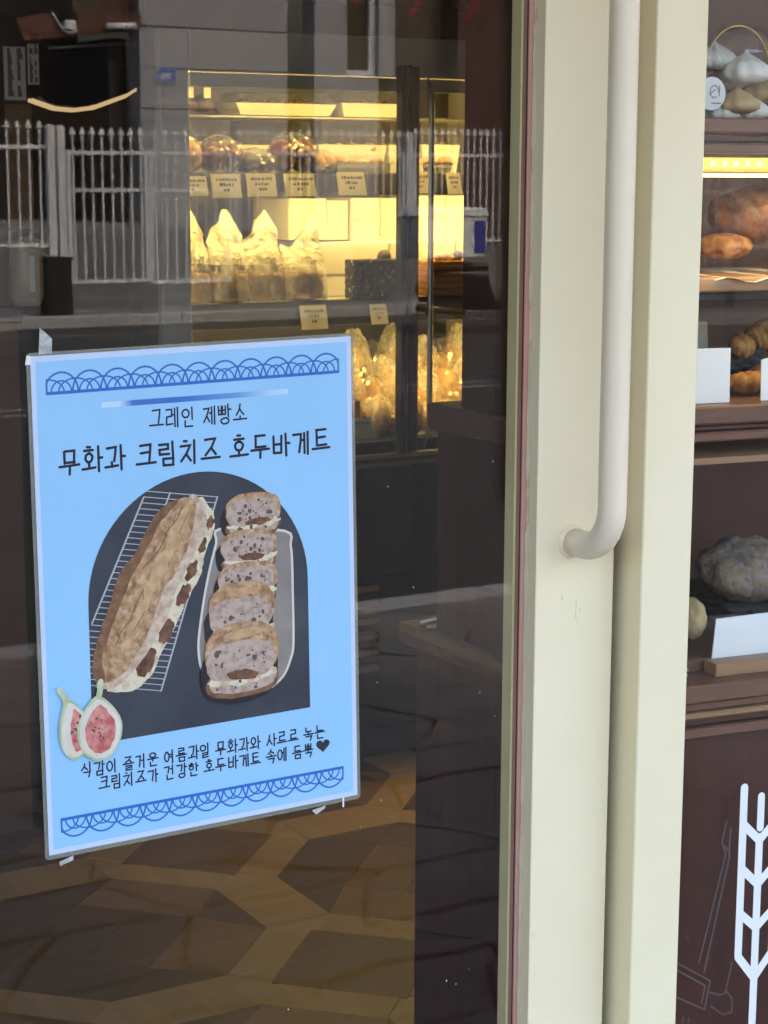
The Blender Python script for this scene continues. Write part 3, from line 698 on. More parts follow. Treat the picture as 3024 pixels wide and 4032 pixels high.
for k, (c, rx, ry, cap_) in enumerate(sl):
    e = .0006 + k * .00034; y0 = c[1]
    poly('slice_shadow_picture', ell((c[0] - 2.0, y0 - ry * .6), rx + 4.2, ry * 1.55, 0, 28, 1.5, 2.6), 'print_shadow', e - .00004)
    poly('slice_base_picture', ell((c[0] + .5, y0 - ry * 1.12), rx + 1.5, ry * .75, 0, 28, 2.0, 2.6), 'print_crust_dark', e)
    poly('slice_base_crumb_picture', ell((c[0] + .5, y0 - ry * 1.02), rx - .5, ry * .62, 0, 28, 1.6, 2.6), 'print_crumb', e + .00003)
    poly('slice_crust_picture', ell((c[0] + 1, y0 + cap_ * .55), rx + 2.2, ry + 1.5 + cap_ * .5, 0, 28, 1.6, 2.6), 'print_crust', e + .00006)
    if cap_ > 5: poly('slice_highlight_picture', ell((c[0] + 4, y0 + ry * .9 + cap_ * .55), rx * .6, cap_ * .30, .05, 22, 2.6), 'print_crust_light', e + .00008)
    poly('slice_cream_picture', ell((c[0] + 1.5, y0 - ry * .86), rx + 1.5, ry * .34, .04, 26, 3.0, 2.2), 'print_cream', e + .00010)
    poly('slice_crumb_picture', ell((c[0] - .5, y0), rx, ry, .02, 26, 1.6, 2.8), 'print_crumb', e + .00014)
    poly('slice_fig_picture', ell((c[0] + rs.uniform(1, 8), y0 - ry * .74), rx * .48, ry * .27, rs.uniform(-.12, .12), 18, 1.6), 'print_fig_dark', e + .00018)
    holes((c[0] - .5, y0 + ry * .1), rx, ry * .9, 26, e + .00022, 'slice_holes_picture', 3); holes((c[0], y0 - ry * 1.25), rx * .9, ry * .3, 12, e + .00022, 'slice_holes_picture')
# two cut figs
def teardrop(c, rx, ry, stem, lean, n=30):
    q = []
    for i in range(n):
        a = -math.pi / 2 + 2 * math.pi * i / n; s_ = math.sin(a); w_ = math.cos(a) * rx * (1 - .42 * max(0, s_) ** 1.5)
        yy = s_ * ry; q.append((c[0] + w_ + lean * max(0, s_) ** 2, c[1] + yy))
    return q
for k, (c, rx, ry, st0, st1, lean, e) in enumerate((([(25.8,106.7)][0], 14, 26.5, [(13.8,141.9)][0], [(20.3,129.5)][0], -5.5, .0021), ([(48.1,104.1)][0], 20.5, 28.5, [(50.1,144.2)][0], [(46.8,129.3)][0], -1.5, .0024))):
    V_, F_ = ribbon([[st0, ((st0[0] + st1[0]) / 2 + .8, (st0[1] + st1[1]) / 2), (st1[0], st1[1] - 4)]], 5.2, pp, e - .00005); mk('fig_stem_picture', V_, F_, 'print_fig_skin', poster)
    poly('fig_skin_picture', teardrop(c, rx, ry, 0, lean), 'print_fig_skin', e)
    poly('fig_flesh_picture', teardrop((c[0] + .3, c[1] - .6), rx - 1.8, ry - 2.6, 0, lean * .7), 'print_fig_white', e + .00004)
    poly('fig_heart_picture', rough_poly(teardrop((c[0] + .5 + (2 if k == 0 else 0), c[1] - 1), (rx - 6.5) * (.8 if k == 0 else 1), ry - 7.5, 0, lean * .4), 2.0, .4), 'print_fig_red', e + .00008)
    V_, F_ = [], []
    for h in range(14):
        q = ell((c[0] + rs.gauss(0, .16) * rx + (3 if k == 0 else 0), c[1] + rs.gauss(-.05, .2) * ry), rs.uniform(.5, 1.5), rs.uniform(.6, 1.8), 0, 8, .4); k0 = len(V_)
        V_ += [pp(x, y, e + .00012 + h * 3e-6) for x, y in q]; F_.append(list(range(k0, k0 + len(q))))
    mk('fig_seeds_picture', V_, F_, 'print_hole', poster)
# clear tape tabs and a stray white tag under the sheet
for q in ([(7.23, 421.27), (8.52, 442.84), (19.18, 432.97), (18.09, 421.66)], [(8.76, -7.05), (20.91, -3.41), (21.19, -7.93), (8.62, -10.59)], [(249.58, -6.19), (262.41, -3.28), (263.14, -6.28), (253.14, -10.41)]):
    v = [pp(x, y, .0003 + .0012 * (i % 2)) for i, (x, y) in enumerate(q)]; v += [p + Vector((0, .0002, 0)) for p in v]
    mk('tape_tab', v, [[0, 1, 2, 3], [7, 6, 5, 4], [0, 4, 5, 1], [1, 5, 6, 2], [2, 6, 7, 3], [3, 7, 4, 0]], 'tape', poster)
a, b = (281.94, -0.1), (281.8, -8.23)
V_, F_ = ribbon([[a, b]], 1.7, pp, .0004); mk('paper_tag', V_, F_, 'white_card', poster)
a = (-2.15, 418.34)
mk('corner_tape', [pp(a[0] - 2.5, a[1] - 5, .0005), pp(a[0] + 2.4, a[1] - 5, .0005), pp(a[0] + 2.8, a[1] + 2, .0009), pp(a[0] - 1.0, a[1] + 2.6, .0005)], [[0, 1, 2, 3]], 'white_card', poster)

# ================================================================== inside the shop
YF = 4.1            # glass front of the cake fridge
fl, fr_ = 1.8156, 2.9844
ft = 1.8211; zt_ = 1.6942
fridge = thing('cake_fridge', ((fl + fr_) / 2, YF + .3, 0), 'tall lit cake fridge with glass doors and three shelves', 'fridge')
FB = YF + .56
box('side_panel', fl, fl + .075, YF + .004, FB, .0, ft - .002, 'fridge_white', fridge, .004)
box('side_panel', fr_ - .05, fr_, YF + .004, FB, .0, ft - .002, 'fridge_white', fridge, .004)
box('back_panel', fl + .076, fr_ - .051, FB - .03, FB - .002, .75, ft - .003, 'fridge_back', fridge)
box('canopy', fl + .0755, fr_ - .0505, YF + .003, FB - .031, zt_ + .03, ft, 'fridge_white', fridge, .004)
box('light_trough', fl + .076, fr_ - .052, YF + .002, YF + .012, zt_ - .004, zt_ + .0295, 'warm_card', fridge, .002)
box('light_strip', fl + .085, fr_ - .06, YF + .0135, YF + .04, zt_ + .006, zt_ + .019, 'fridge_led_top', fridge)
box('base_cabinet', fl + .0755, fr_ - .0505, YF + .006, FB - .003, .0, .76, 'fridge_black', fridge, .004)
zb_ = 0.8279; ztr = 0.789
box('sill_trim', fl + .076, fr_ - .051, YF - .012, YF + .02, ztr - .006, ztr + .006, 'steel', fridge, .002)
box('lower_frame', fl + .0757, fr_ - .0507, YF + .001, YF + .02, ztr + .0065, zb_ - .002, 'fridge_black', fridge)
for i in range(6):
    z = 0.455 - i * .042
    box('vent_slat', 2.1854, 2.3949, YF - .012, YF + .0055, z - .012, z + .004, 'tan_wood', fridge, .002)
box('cabinet_door', 2.2585, 2.4973, YF - .006, YF + .0055, .48, ztr - .03, 'black_panel', fridge, .002)
zs = [1.4916, 1.1821, zb_]
for i, z in enumerate(zs):
    box('shelf', fl + .0762, fr_ - .0512, YF + .0635, FB - .0305, z - .012, z, 'fridge_white', fridge, .002)
    if i < 2:
        h = (.045, .060)[i]
        prism('price_rail', [(YF + .060, z), (YF + .042, z - h), (YF + .045, z - h), (YF + .063, z)], fl + .077, fr_ - .052, 'x', 'fridge_back', fridge)
        box('light_strip', fl + .085, fr_ - .06, YF + .052, YF + .072, z - h + .0015, z - h + .008, 'fridge_led', fridge)
box('door_stile', 2.4448, 2.4774, YF - .035, YF + .0, ztr + .007, 1.7537, 'fridge_black', fridge, .004)
box('stile_strip', 2.4566 , 2.4596, YF - .0375, YF - .0352, ztr + .008, 1.7537 - .004, 'steel', fridge)
box('inner_stile', 2.4781, 2.5072, YF - .012, YF - .001, ztr + .007, 1.7522, 'brown_wood', fridge, .002)
hx = 2.5147
tube('handle', [(hx, YF - .03, ztr + .01), (hx, YF - .045, ztr + .045), (hx, YF - .055, ztr + .10), (hx, YF - .055, 1.6559), (hx, YF - .045, 1.7051), (hx, YF - .03, 1.7326)], [.002, .003, .0075, .0075, .006, .001], 'steel', fridge, 10)
box('sliding_pane', fl + .076, 2.4456, YF - .008, YF - .003, ztr + .008, zt_ + .028, 'fridge_glass', fridge)

# ---- price cards
rc = random.Random(9)
def price_card(x0, x1, z0, z1, y, label, tilt=.012, marks=3, mat='warm_card', T=None, back=0):
    t = thing('price_card', ((x0 + x1) / 2, y, z0), label, 'price card', 'handwritten price cards in the shop')
    dx = (x1 - x0) * tilt * 4
    v = [(x0 + dx, y, z0), (x1 + dx, y, z0), (x1, y + back, z1), (x0, y + back, z1)]; v += [(a, b + .0012, c) for a, b, c in v]
    mk('card', v, [[0, 1, 2, 3], [7, 6, 5, 4], [0, 4, 5, 1], [1, 5, 6, 2], [2, 6, 7, 3], [3, 7, 4, 0]], mat, t)
    V_, F_ = [], []; h = z1 - z0; w = x1 - x0
    for r_ in range(marks):
        zc = z1 - h * (.25 + .22 * r_); u = x0 + w * (.16 + .12 * r_); e = x1 - w * (.12 + .14 * r_)
        while u < e:
            l = rc.uniform(.04, .09) * w; hh = rc.uniform(.05, .09) * h; k = len(V_); f_ = (zc - z0) / h; yy = y + back * f_ - .0006; sx = dx * (1 - f_)
            V_ += [(u + sx, yy, zc - hh), (u + l + sx, yy, zc - hh), (u + l + sx, yy, zc + hh), (u + sx, yy, zc + hh)]; F_.append([k, k + 1, k + 2, k + 3]); u += l + rc.uniform(.015, .05) * w
    mk('writing', V_, F_, 'grey_ink', t)
    return t
lb = ['first price card from the left on the upper shelf edge', 'second price card from the left on the upper shelf edge', 'third price card from the left on the upper shelf edge', 'fourth price card from the left on the upper shelf edge', 'fifth price card on the upper shelf edge left of the black fridge stile', 'price card half hidden by the fridge handle on the upper shelf edge', 'rightmost price card on the upper shelf edge beside the brown panel']
cards = [(1.8659,1.9506,1.4396,1.4852), (1.9619,2.0389,1.4345,1.4906), (2.0551,2.1338,1.4371,1.492), (2.1571,2.2404,1.4373,1.4917), (2.3039,2.3827,1.4392,1.4956), (2.5168,2.5668,1.4435,1.4974), (2.622,2.664,1.4419,1.4951)]
for (a, b, c, d), l in zip(cards, lb): price_card(a, b, c, d, YF + .034, l, tilt=0, back=.014)
cards = [(2.1987,2.2723,1.1135,1.1719), (2.3968,2.4455,1.1189,1.1684)]
for (a, b, c, d), l in zip(cards, ('price card on the lower shelf edge above the corner of the poster', 'price card on the lower shelf edge touching the black fridge stile')): price_card(a, b, c, d, YF + .032, l, tilt=0, back=.014)
c = (2.3447, 2.4277, zb_ + .001, 0.8811)
price_card(*c, YF + .05, 'low price card among the bagged pastries at the fridge bottom', marks=1)

# ---- loaves in tall clear bags on the middle shelf
pm('bread_top', (.62, .40, .17), (.48, .29, .11), scale=30, rough=.7, bmp=.5, bscale=50, bdist=.003)
pm('bread_side', (.66, .50, .28), (.54, .37, .18), scale=60, rough=.75, bmp=.4, bscale=90, bdist=.002)
zsh = zs[1]
def bagged_loaf(x0, x1, y, ztop, peak, label, seed):
    r = random.Random(seed); cx = (x0 + x1) / 2; w = (x1 - x0) / 2; dep = w * 1.15
    t = thing('bagged_loaf', (cx, y, zsh), label, 'bread', 'small loaves in tall clear bags')
    lz = 1.2512 - zsh
    bm = bmesh.new(); bmesh.ops.create_cube(bm, size=1.0); bmesh.ops.subdivide_edges(bm, edges=list(bm.edges), cuts=5, use_grid_fill=True)
    for v in bm.verts:
        p = v.co * 2; q = Vector((p.x, p.y, p.z)); q = q * (1 - .09 * max(0, q.length - 1.15))
        k = 1 + .07 * noise.noise(p * 1.7 + Vector((seed, 0, 0)))
        v.co = Vector((cx + q.x * w * .86 * k, y + q.y * dep * .86 * k, zsh + lz / 2 + .003 + q.z * lz / 2 * (1 + .05 * noise.noise(p * 2 + Vector((0, seed, 0))))))
    from_bm('loaf', bm, 'bread_side', t, True)
    # bag: squarish foot, pinched and creased upwards into a pointed, folded top
    V_, F_ = [], []; n = 44; rows = 20; H = (ztop - zsh) * 1.04
    for i in range(rows + 1):
        f = i / rows
        for k in range(n):
            a = 2 * math.pi * k / n; sq = 1 / max(abs(math.cos(a)), abs(math.sin(a))); sq = 1 + (min(sq, 1.3) - 1) * (1 - f)
            rx = w * (1.10 - .04 * f + .05 * math.sin(f * 9 + seed)) * sq
            ry = dep * (1.03 if f < .35 else 1.03 - .95 * ((f - .35) / .65) ** .8) * sq
            px = cx + rx * math.cos(a); py = y + ry * math.sin(a)
            side = (px - cx) / w; hz = H * f
            if f > .5: hz = H * (.5 + (f - .5) * (1 - .62 * min(1.2, abs(side - peak))))
            cr = .010 * f * (.5 - abs(noise.noise(Vector((px * 34 + f * 2, f * 3, seed))))) + .004 * f * math.sin(side * 9 + f * 4 + seed)
            V_.append((px + cr * .5, py + cr * 2.2 - .012 * f * math.cos(seed), zsh + .001 + max(0, hz) + cr * .6))
    for i in range(rows):
        for k in range(n): F_.append([i * n + k, i * n + (k + 1) % n, (i + 1) * n + (k + 1) % n, (i + 1) * n + k])
    V0 = V_; F0 = [f for i, f in enumerate(F_) if i < n * 8]; F1 = [f for i, f in enumerate(F_) if i >= n * 8]
    mk('bag', V0, F0, 'bag_film', t, True); mk('bag_neck', V0, F1, 'bag_top', t, True)
    # round bakery mark printed on the bag
    mz = zsh + H * .42; mx = cx + w * .25; V_, F_ = [], []
    rp = lambda x, z, d: Vector((x, y - dep * 1.0 - .004 - d, z))
    V_, F_ = ribbon([arc_pts(mx, mz, .009, .013, 60, 330, 12), [(mx, mz - .010), (mx + .001, mz + .012)], [(mx - .008, mz - .021), (mx + .009, mz - .021)]], .0022, rp, 0, 2e-5); mk('bag_mark', V_, F_, 'grey_ink', t)
    return t
bl = [(1.8488,1.8989,1.3858), (1.8989,1.9833,1.4068), (1.9873,2.0789,1.3989), (2.081,2.1765,1.3945), (2.1822,2.2835,1.3812)]
for i, ((a, b, z), pk, l) in enumerate(zip(bl, (.6, .05, .1, .3, .7), ('bagged loaf cut off by the left edge of the fridge', 'bagged loaf with the tallest pointed bag, second from left', 'bagged loaf in the middle of the row of five', 'bagged loaf second from the right of the row of five', 'bagged loaf at the right end of the row, beside the white boxes'))):
    bagged_loaf(a, b, YF + .115 + .012 * (i % 2), z, pk, l, i + 2)

# ---- white cake boxes standing behind
def carton(x0, x1, z0, z1, y0, y1, label, flap=.45):
    t = thing('cake_carton', ((x0 + x1) / 2, (y0 + y1) / 2, z0), label, 'carton', 'white cake cartons in the fridge')
    box('body', x0, x1, y0, y1, z0, z1, 'white_board', t, .0025)
    h = z1 - z0; zf = z0 + h * flap
    n = 9; pts = [(x0 + .0015, z1 - .001)] + [(x0 + .001 + .004 * math.sin(i / n * math.pi), z1 - (z1 - zf) * i / n) for i in range(1, n)] + [(x0 + .014, zf), (x1 - .014, zf)] + [(x1 - .001 - .004 * math.sin(i / n * math.pi), zf + (z1 - zf) * i / n) for i in range(1, n)] + [(x1 - .0015, z1 - .001)]
    prism('tuck_flap', pts, y0 - .003, y0 - .0006, 'y', 'white_board', t)
    return t
z1r = 1.3232
cb = [(2.2501,2.3583,1.3253,1.4292), (2.362,2.4283,1.3239,1.4236), (2.4328,2.5161,1.3194,1.4297), (2.5199,2.5977,1.3168,1.4294), (2.6288,2.7171,1.3163,1.4355), (2.7211,2.7957,1.3137,1.4352)]
for i, ((a, b, c, d), l) in enumerate(zip(cb, ('leftmost upper white carton with a deep tuck flap', 'narrow upper white carton between two flapped ones', 'upper white carton with bowed side edges, third from left', 'upper white carton beside the black fridge stile', 'upper white carton right of the fridge handle', 'upper white carton in the far right of the fridge'))):
    carton(a, b, c, d, YF + .20 + .01 * (i % 2), YF + .40, l, .5 if i % 2 == 0 else .1)
cb = [(2.3038,2.5206,1.3166), (2.5244,2.5977,1.3194), (2.6054,2.7235,1.3145), (2.7275,2.7877,1.3097)]
for i, ((a, b, d), l) in enumerate(zip(cb, ('wide white carton behind the black speckled cake', 'lower white carton hidden by the black fridge stile', 'lower white carton behind the layered cake', 'lower white carton at the far right behind the layered cake'))):
    carton(a, b, zsh + .001, z1r - .004 if i != 1 else z1r - .006, YF + .16, YF + .42, l, .42)
# black cake with white crumbs, truffle on top
pm('black_cake', (.010, .010, .013), (.60, .58, .52), scale=85, lo=.60, hi=.64, rough=.6, bmp=1, bscale=60, bdist=.006, detail=2)
pm('truffle', (.02, .018, .02), (.12, .10, .09), scale=60, rough=.6, bmp=.8, bscale=60)
a, b, z2 = 2.3538, 2.5382, 1.2774
ck = thing('black_cake', ((a + b) / 2, YF + .1, zsh), 'black crumb coated cake flecked with white, one truffle on top', 'cake')
bm = bmesh.new(); bmesh.ops.create_cube(bm, size=1.0); bmesh.ops.subdivide_edges(bm, edges=list(bm.edges), cuts=14, use_grid_fill=True)
for v in bm.verts:
    p = v.co * 2; q = p * (1 + .035 * noise.noise(p * 7)); v.co = Vector(((a + b) / 2 + q.x * (b - a) / 2, YF + .072 + q.y * .022, zsh + (z2 - zsh) / 2 + .002 + q.z * (z2 - zsh) / 2))
from_bm('cake_body', bm, 'black_cake', ck, True)
blob('truffle', (2.4596, YF + .08, 1.2854), (.017, .017, .017), 'truffle', ck, .15, 4, 3)
# layered crepe cake with nuts
pm('crepe', (.52, .27, .06), (.42, .20, .04), scale=30, rough=.55, stretch=(1, 1, 6)); pm('crepe_gap', (.24, .10, .02), (.3, .13, .03), scale=30, rough=.6)
pm('walnut', (.40, .24, .10), (.28, .15, .05), scale=90, rough=.6)
a, b, z2 = 2.5809, 2.7428, 1.27
ck = thing('layer_cake', ((a + b) / 2, YF + .1, zsh), 'golden many layered crepe cake topped with walnuts', 'cake')
nl = 17
for i in range(nl):
    z0 = zsh + .001 + (z2 - zsh) * i / nl; z1_ = zsh + .001 + (z2 - zsh) * (i + 1) / nl; j = rc.uniform(0, .002)
    box('layer', a + j, b, YF + .055 + j, YF + .15, z0, z1_ - .0003, 'crepe' if i % 3 else 'crepe_gap', ck)
for i, px in enumerate((2.6191, 2.6666, 2.6651 - .012)):
    blob('walnut', (px, YF + .075 + .012 * i, z2 + .008), (.012, .012, .010), 'walnut', ck, .5, 4, i, 3)
blob('berry', (2.682, YF + .08, z2 + .013), (.014, .014, .014), 'truffle', ck, .05, 3, 8)

# ---- upper shelf: lidded trays in two tiers and bagged red buns
def lidded_tray(x0, x1, y, z, h, label, fillm, seed):
    t = thing('lidded_tray', ((x0 + x1) / 2, y, z), label, 'pastry tray', 'white pastry trays with clear lids'); w = (x1 - x0) / 2; cx = (x0 + x1) / 2; d_ = .065; th = h * .52
    v = []
    for s, zz in ((.88, z + .001), (1.0, z + th)): v += [(cx - w * s, y - d_ * s, zz), (cx + w * s, y - d_ * s, zz), (cx + w * s, y + d_ * s, zz), (cx - w * s, y + d_ * s, zz)]
    mk('tray', v, [[3, 2, 1, 0]] + [[i, (i + 1) % 4, 4 + (i + 1) % 4, 4 + i] for i in range(4)], 'white_board', t)
    v = []
    for s, zz in ((1.02, z + th), (1.02, z + th + .004), (.94, z + th + .006), (.86, z + h - .004), (.80, z + h)): v += [(cx - w * s, y - d_ * s, zz), (cx + w * s, y - d_ * s, zz), (cx + w * s, y + d_ * s, zz), (cx - w * s, y + d_ * s, zz)]
    mk('clear_lid', v, [[4 * j + i, 4 * j + (i + 1) % 4, 4 * j + 4 + (i + 1) % 4, 4 * j + 4 + i] for j in range(4) for i in range(4)] + [[16, 17, 18, 19]], 'clear_plastic', t)
    r = random.Random(seed); pal = {'golden_pastry': ('golden_pastry', 'walnut', 'white_pastry'), 'dark_pastry': ('dark_pastry', 'dark_pastry', 'orange_bun'), 'white_pastry': ('white_pastry', 'golden_pastry', 'walnut')}[fillm]
    n = max(4, int(w / .009))
    for i in range(n):
        s_ = r.uniform(.011, .017); blob('pastry', (cx - w * .8 + 1.6 * w * (i + r.uniform(-.3, .3)) / (n - 1), y + r.uniform(-.045, .02), z + th * .86 + r.uniform(-.004, .006)), (s_, s_ * 1.3, min(h * .3, s_ * .9)), r.choice(pal), t, .35, 2.5, seed + i, 2)
    return t
pm('dark_pastry', (.05, .04, .045), (.10, .07, .06), scale=40, rough=.4); pm('golden_pastry', (.55, .36, .12), (.40, .22, .07), scale=40, rough=.45); pm('white_pastry', (.7, .66, .58), (.55, .46, .34), scale=40, rough=.6)
pm('red_bun', (.13, .028, .014), (.07, .016, .010), scale=30, rough=.3); pm('orange_bun', (.35, .12, .04), (.22, .07, .025), scale=30, rough=.35)
zs1 = zs[0] + .001
tb = [(1.9505,2.098,1.6218), (2.1029,2.3264,1.6248), (2.3315,2.5316,1.6296), (2.5393,2.6278,1.6321), (2.6395,2.7562,1.6352)]
for i, ((a, b, z), l, fm) in enumerate(zip(tb, ('white lidded tray of yellow pastries at the left end of the lower tier', 'wide white lidded tray of dark pastries in the middle of the lower tier', 'white lidded tray of pale cream pastries in the lower tier', 'white lidded tray half behind the black stile, lower tier', 'white lidded tray right of the fridge handle, lower tier'), ('golden_pastry', 'dark_pastry', 'white_pastry', 'golden_pastry', 'white_pastry'))):
    lidded_tray(a, b, YF + .255, zs1, z - zs1, l, fm, i * 5)
z2b = 1.6338
for yy in (YF + .235, YF + .34): tube('shelf_rod', [(fl + .0765, yy, z2b - .0035), (fr_ - .0515, yy, z2b - .0035)], .003, 'steel', fridge, 8)
tb = [(2.1184,2.4037,1.6917), (2.4186,2.601,1.7013)]
for i, ((a, b, z), l) in enumerate(zip(tb, ('wide white lidded tray of dark cakes on the top tier', 'white lidded tray of glossy dark cakes on the top tier by the black stile'))):
    lidded_tray(a, b, YF + .29, z2b + .0005, max(.05, z - z2b), l, 'dark_pastry', 40 + i * 7)
for i, (px, l) in enumerate(((2.0027, 'dark round cake under film at the upper left of the fridge'), (2.0492, 'second dark round cake under film at the upper left of the fridge'))):
    t = thing('round_cake', (px, YF + .27, z2b), l, 'cake'); blob('cake_body', (px, YF + .27, z2b + .025), (.030, .035, .024), 'dark_pastry', t, .1, 2, i + 60); box('tag', px - .014, px + .004, YF + .232, YF + .2335, z2b + .04, z2b + .065, 'warm_card', t)
def crinkle(name, c, rxyz, mat, parent, seed, sub=4, amp=.22):
    """crumpled film: ridged, faceted skin"""
    bm = bmesh.new(); bmesh.ops.create_icosphere(bm, subdivisions=sub, radius=1); sv = Vector((seed * 1.7, seed * .3, seed))
    for v in bm.verts:
        p = v.co.copy(); k = 1 + amp * (1 - 2.2 * abs(noise.noise(p * 2.1 + sv))) * .5 + amp * .5 * (1 - 2 * abs(noise.noise(p * 5 + sv)))
        if p.z > .5: k += .25 * (p.z - .5) * abs(noise.noise(p * 6 + sv)) * 2
        v.co = Vector((c[0] + p.x * k * rxyz[0], c[1] + p.y * k * rxyz[1], max(c[2] - rxyz[2] * .98, c[2] + p.z * k * rxyz[2])))
    return from_bm(name, bm, mat, parent, False)
def wrapped_buns(x0, x1, y, z, h, label, m1, seed, n=3, film_='clear_film'):
    cx = (x0 + x1) / 2; w = (x1 - x0) / 2; t = thing('wrapped_bun', (cx, y, z), label, 'bread', 'film wrapped buns in the fridge'); r = random.Random(seed)
    for i in range(n):
        fx_ = 0 if n == 1 else -0.5 + i / (n - 1)
        blob('bun', (cx + fx_ * w * 1.1, y + r.uniform(-.006, .006), z + h * .48), (w * (.62 if n > 1 else .8), .05, h * .46), m1, t, .12, 2, seed + i, 3)
    crinkle('wrapper', (cx, y, z + h * .5), (w * 1.06, .058, h * .53), film_, t, seed)
    return t
wb_ = [(1.8867,1.9592,1.5734), (1.9759,2.0669,1.5727), (2.0703,2.1631,1.5471), (2.1666,2.265,1.5798), (2.2686,2.3258,1.5437)]
for i, ((a, b, z), l, mm) in enumerate(zip(wb_, ('film wrapped pale cookies at the left end of the upper shelf', 'film wrapped red brown bun third price card from left below it', 'film wrapped dark bun with shiny creases on the upper shelf', 'tall film wrapped red bun in the middle of the upper shelf', 'small wrapped pastry right of the tall red bun'), ('golden_pastry', 'red_bun', 'dark_pastry', 'red_bun', 'golden_pastry'))):
    wrapped_buns(a, b, YF + .12, zs1, max(.05, z - zs1), l, mm, 70 + 3 * i, 2)
tb = [(2.313,2.4794,1.5439), (2.5633,2.6549,1.5455)]
for i, ((a, b, z), l) in enumerate(zip(tb, ('low white lidded tray in front on the upper shelf, left of the stile', 'low white lidded tray in front on the upper shelf, right of the handle'))): lidded_tray(a, b, YF + .13, zs1, max(.035, z - zs1), l, 'white_pastry', 90 + i * 4)
# ---- bottom shelf: heap of bagged pastries
pm('sugar_pastry', (.72, .58, .36), (.55, .38, .18), scale=60, rough=.5)
heap = [(2.4476, 2.5381, 1.0545, 0.30, 'back row', 0),
        (2.5114, 2.6031, 1.0253, 0.30, 'back row', 1),
        (2.5761, 2.6689, 1.0587, 0.30, 'back row', 2),
        (2.6584, 2.7529, 1.0339, 0.30, 'back row', 3),
        (2.7234, 2.819, 1.0221, 0.30, 'back row', 4),
        (2.7891, 2.886, 1.0556, 0.30, 'back row', 5),
        (2.3596, 2.4475, 1.0191, 0.20, 'middle row', 0),
        (2.4238, 2.5129, 0.9768, 0.20, 'middle row', 1),
        (2.4889, 2.5792, 0.9916, 0.20, 'middle row', 2),
        (2.6099, 2.7024, 0.9605, 0.20, 'middle row', 3),
        (2.6735, 2.7671, 0.9853, 0.20, 'middle row', 4),
        (2.7379, 2.8328, 0.9856, 0.20, 'middle row', 5),
        (2.4105, 2.4983, 0.9102, 0.11, 'front row', 0),
        (2.4595, 2.5483, 0.9014, 0.11, 'front row', 1),
        (2.5707, 2.6616, 0.8941, 0.11, 'front row', 2),
        (2.6332, 2.7252, 0.8971, 0.11, 'front row', 3),
        (2.6885, 2.7816, 0.9006, 0.11, 'front row', 4)]
ordn = ('first', 'second', 'third', 'fourth', 'fifth', 'sixth')
for i, (a, b, z, dy, rw, k) in enumerate(heap):
    t = wrapped_buns(a, b, YF + dy, zs[2] + .001, z - zs[2], 'crinkled clear bag of pastry, ' + ordn[k] + ' from left in the ' + rw + ' of the bottom shelf', ('golden_pastry', 'white_pastry', 'sugar_pastry', 'orange_bun', 'sugar_pastry', 'white_pastry')[(i * 5 + k) % 6], 120 + 5 * i, 1 + (i % 2), 'clear_film' if i % 3 == 1 else 'crinkle_film')
a, b = 2.3257, 2.4052
t = thing('cake_cup', ((a + b) / 2, YF + .09, zs[2]), 'round clear cup of red cake with a yellow band', 'cake cup')
lathe('cake', [(.001, .004), ((b - a) * .47, .004), ((b - a) * .47, .075), (.001, .078)], ((a + b) / 2, YF + .1, zs[2]), 'orange_bun', t)
lathe('cup', [(.002, .001), ((b - a) * .49, .001), ((b - a) * .52, .088), ((b - a) * .54, .09), ((b - a) * .54, .096), (.002, .098)], ((a + b) / 2, YF + .1, zs[2]), 'clear_plastic', t)
box('band', (a + b) / 2 - .004, (a + b) / 2 + .012, YF + .1 - (b - a) * .53, YF + .1 - (b - a) * .52, zs[2] + .03, zs[2] + .098, 'golden_pastry', t)
t = thing('pastry_sack', (2.435, YF + .06, zs[2]), 'clear sack of nuts squeezed against the black fridge stile', 'bag')
blob('contents', (2.435, YF + .06, zs[2] + .05), (.028, .035, .05), 'walnut', t, .2, 3, 5); blob('sack', (2.435, YF + .06, zs[2] + .055), (.032, .04, .055), 'bag_film', t, .2, 4, 6)
t = thing('pastry_sack', (2.5357, YF + .06, zs[2]), 'clear sack of nuts just right of the fridge handle', 'bag')
blob('contents', (2.5355, YF + .06, zs[2] + .05), (.022, .035, .05), 'walnut', t, .2, 3, 15); blob('sack', (2.5355, YF + .06, zs[2] + .055), (.026, .04, .055), 'bag_film', t, .2, 4, 16)

# ================================================================== window display unit
XC = 1.172
def yat(px1): return XC / px1
cab = thing('display_cabinet', (XC + .3, 1.7, 0), 'dark brown wooden bread display cabinet behind the shop window', 'cabinet')
WD = WM
def sh(name, z0, z1, d0, d1, mat, bev=.002, s0=.072, s1=2.05): return box(name, s0, s1, d0, d1, z0, z1, mat, cab, bev, WD, 1)
yu, yl, yb, yr = yat(0.6452), yat(0.6216), yat(0.628), yat(0.6153)
zl1 = 1.2323; zl0 = 1.2009
box('upper_side_panel', XC, XC + .02, 1.545, yu, zl1 + .0005, 2.58, 'brown_wood', cab, .001)
box('ledge', XC - .004, XC + .30, 1.548, yl, zl0, zl1, 'brown_wood_x', cab, .004)
zr1 = 0.9587; zr0 = 0.934
box('lower_side_panel', XC, XC + .02, 1.547, yb, zr1 + .0005, zl0 - .0005, 'brown_wood', cab, .001)
box('base_side_panel', XC - .004, XC + .02, 1.549, yr, .0, zr0 - .0005, 'brown_wood', cab, .001)
yk = yat(0.6058) - .002
box('tray_front', XC - .012, XC + .3, 1.548, yk, zr0, zr1 - .012, 'brown_wood_x', cab, .002)
box('tray_rim', XC - .012, XC - .004, 1.549, yk, zr1 - .0115, zr1, 'tan_wood', cab, .001)
box('tray_rim', XC - .0035, XC + .3, yk - .008, yk, zr1 - .0115, zr1, 'tan_wood', cab, .001)
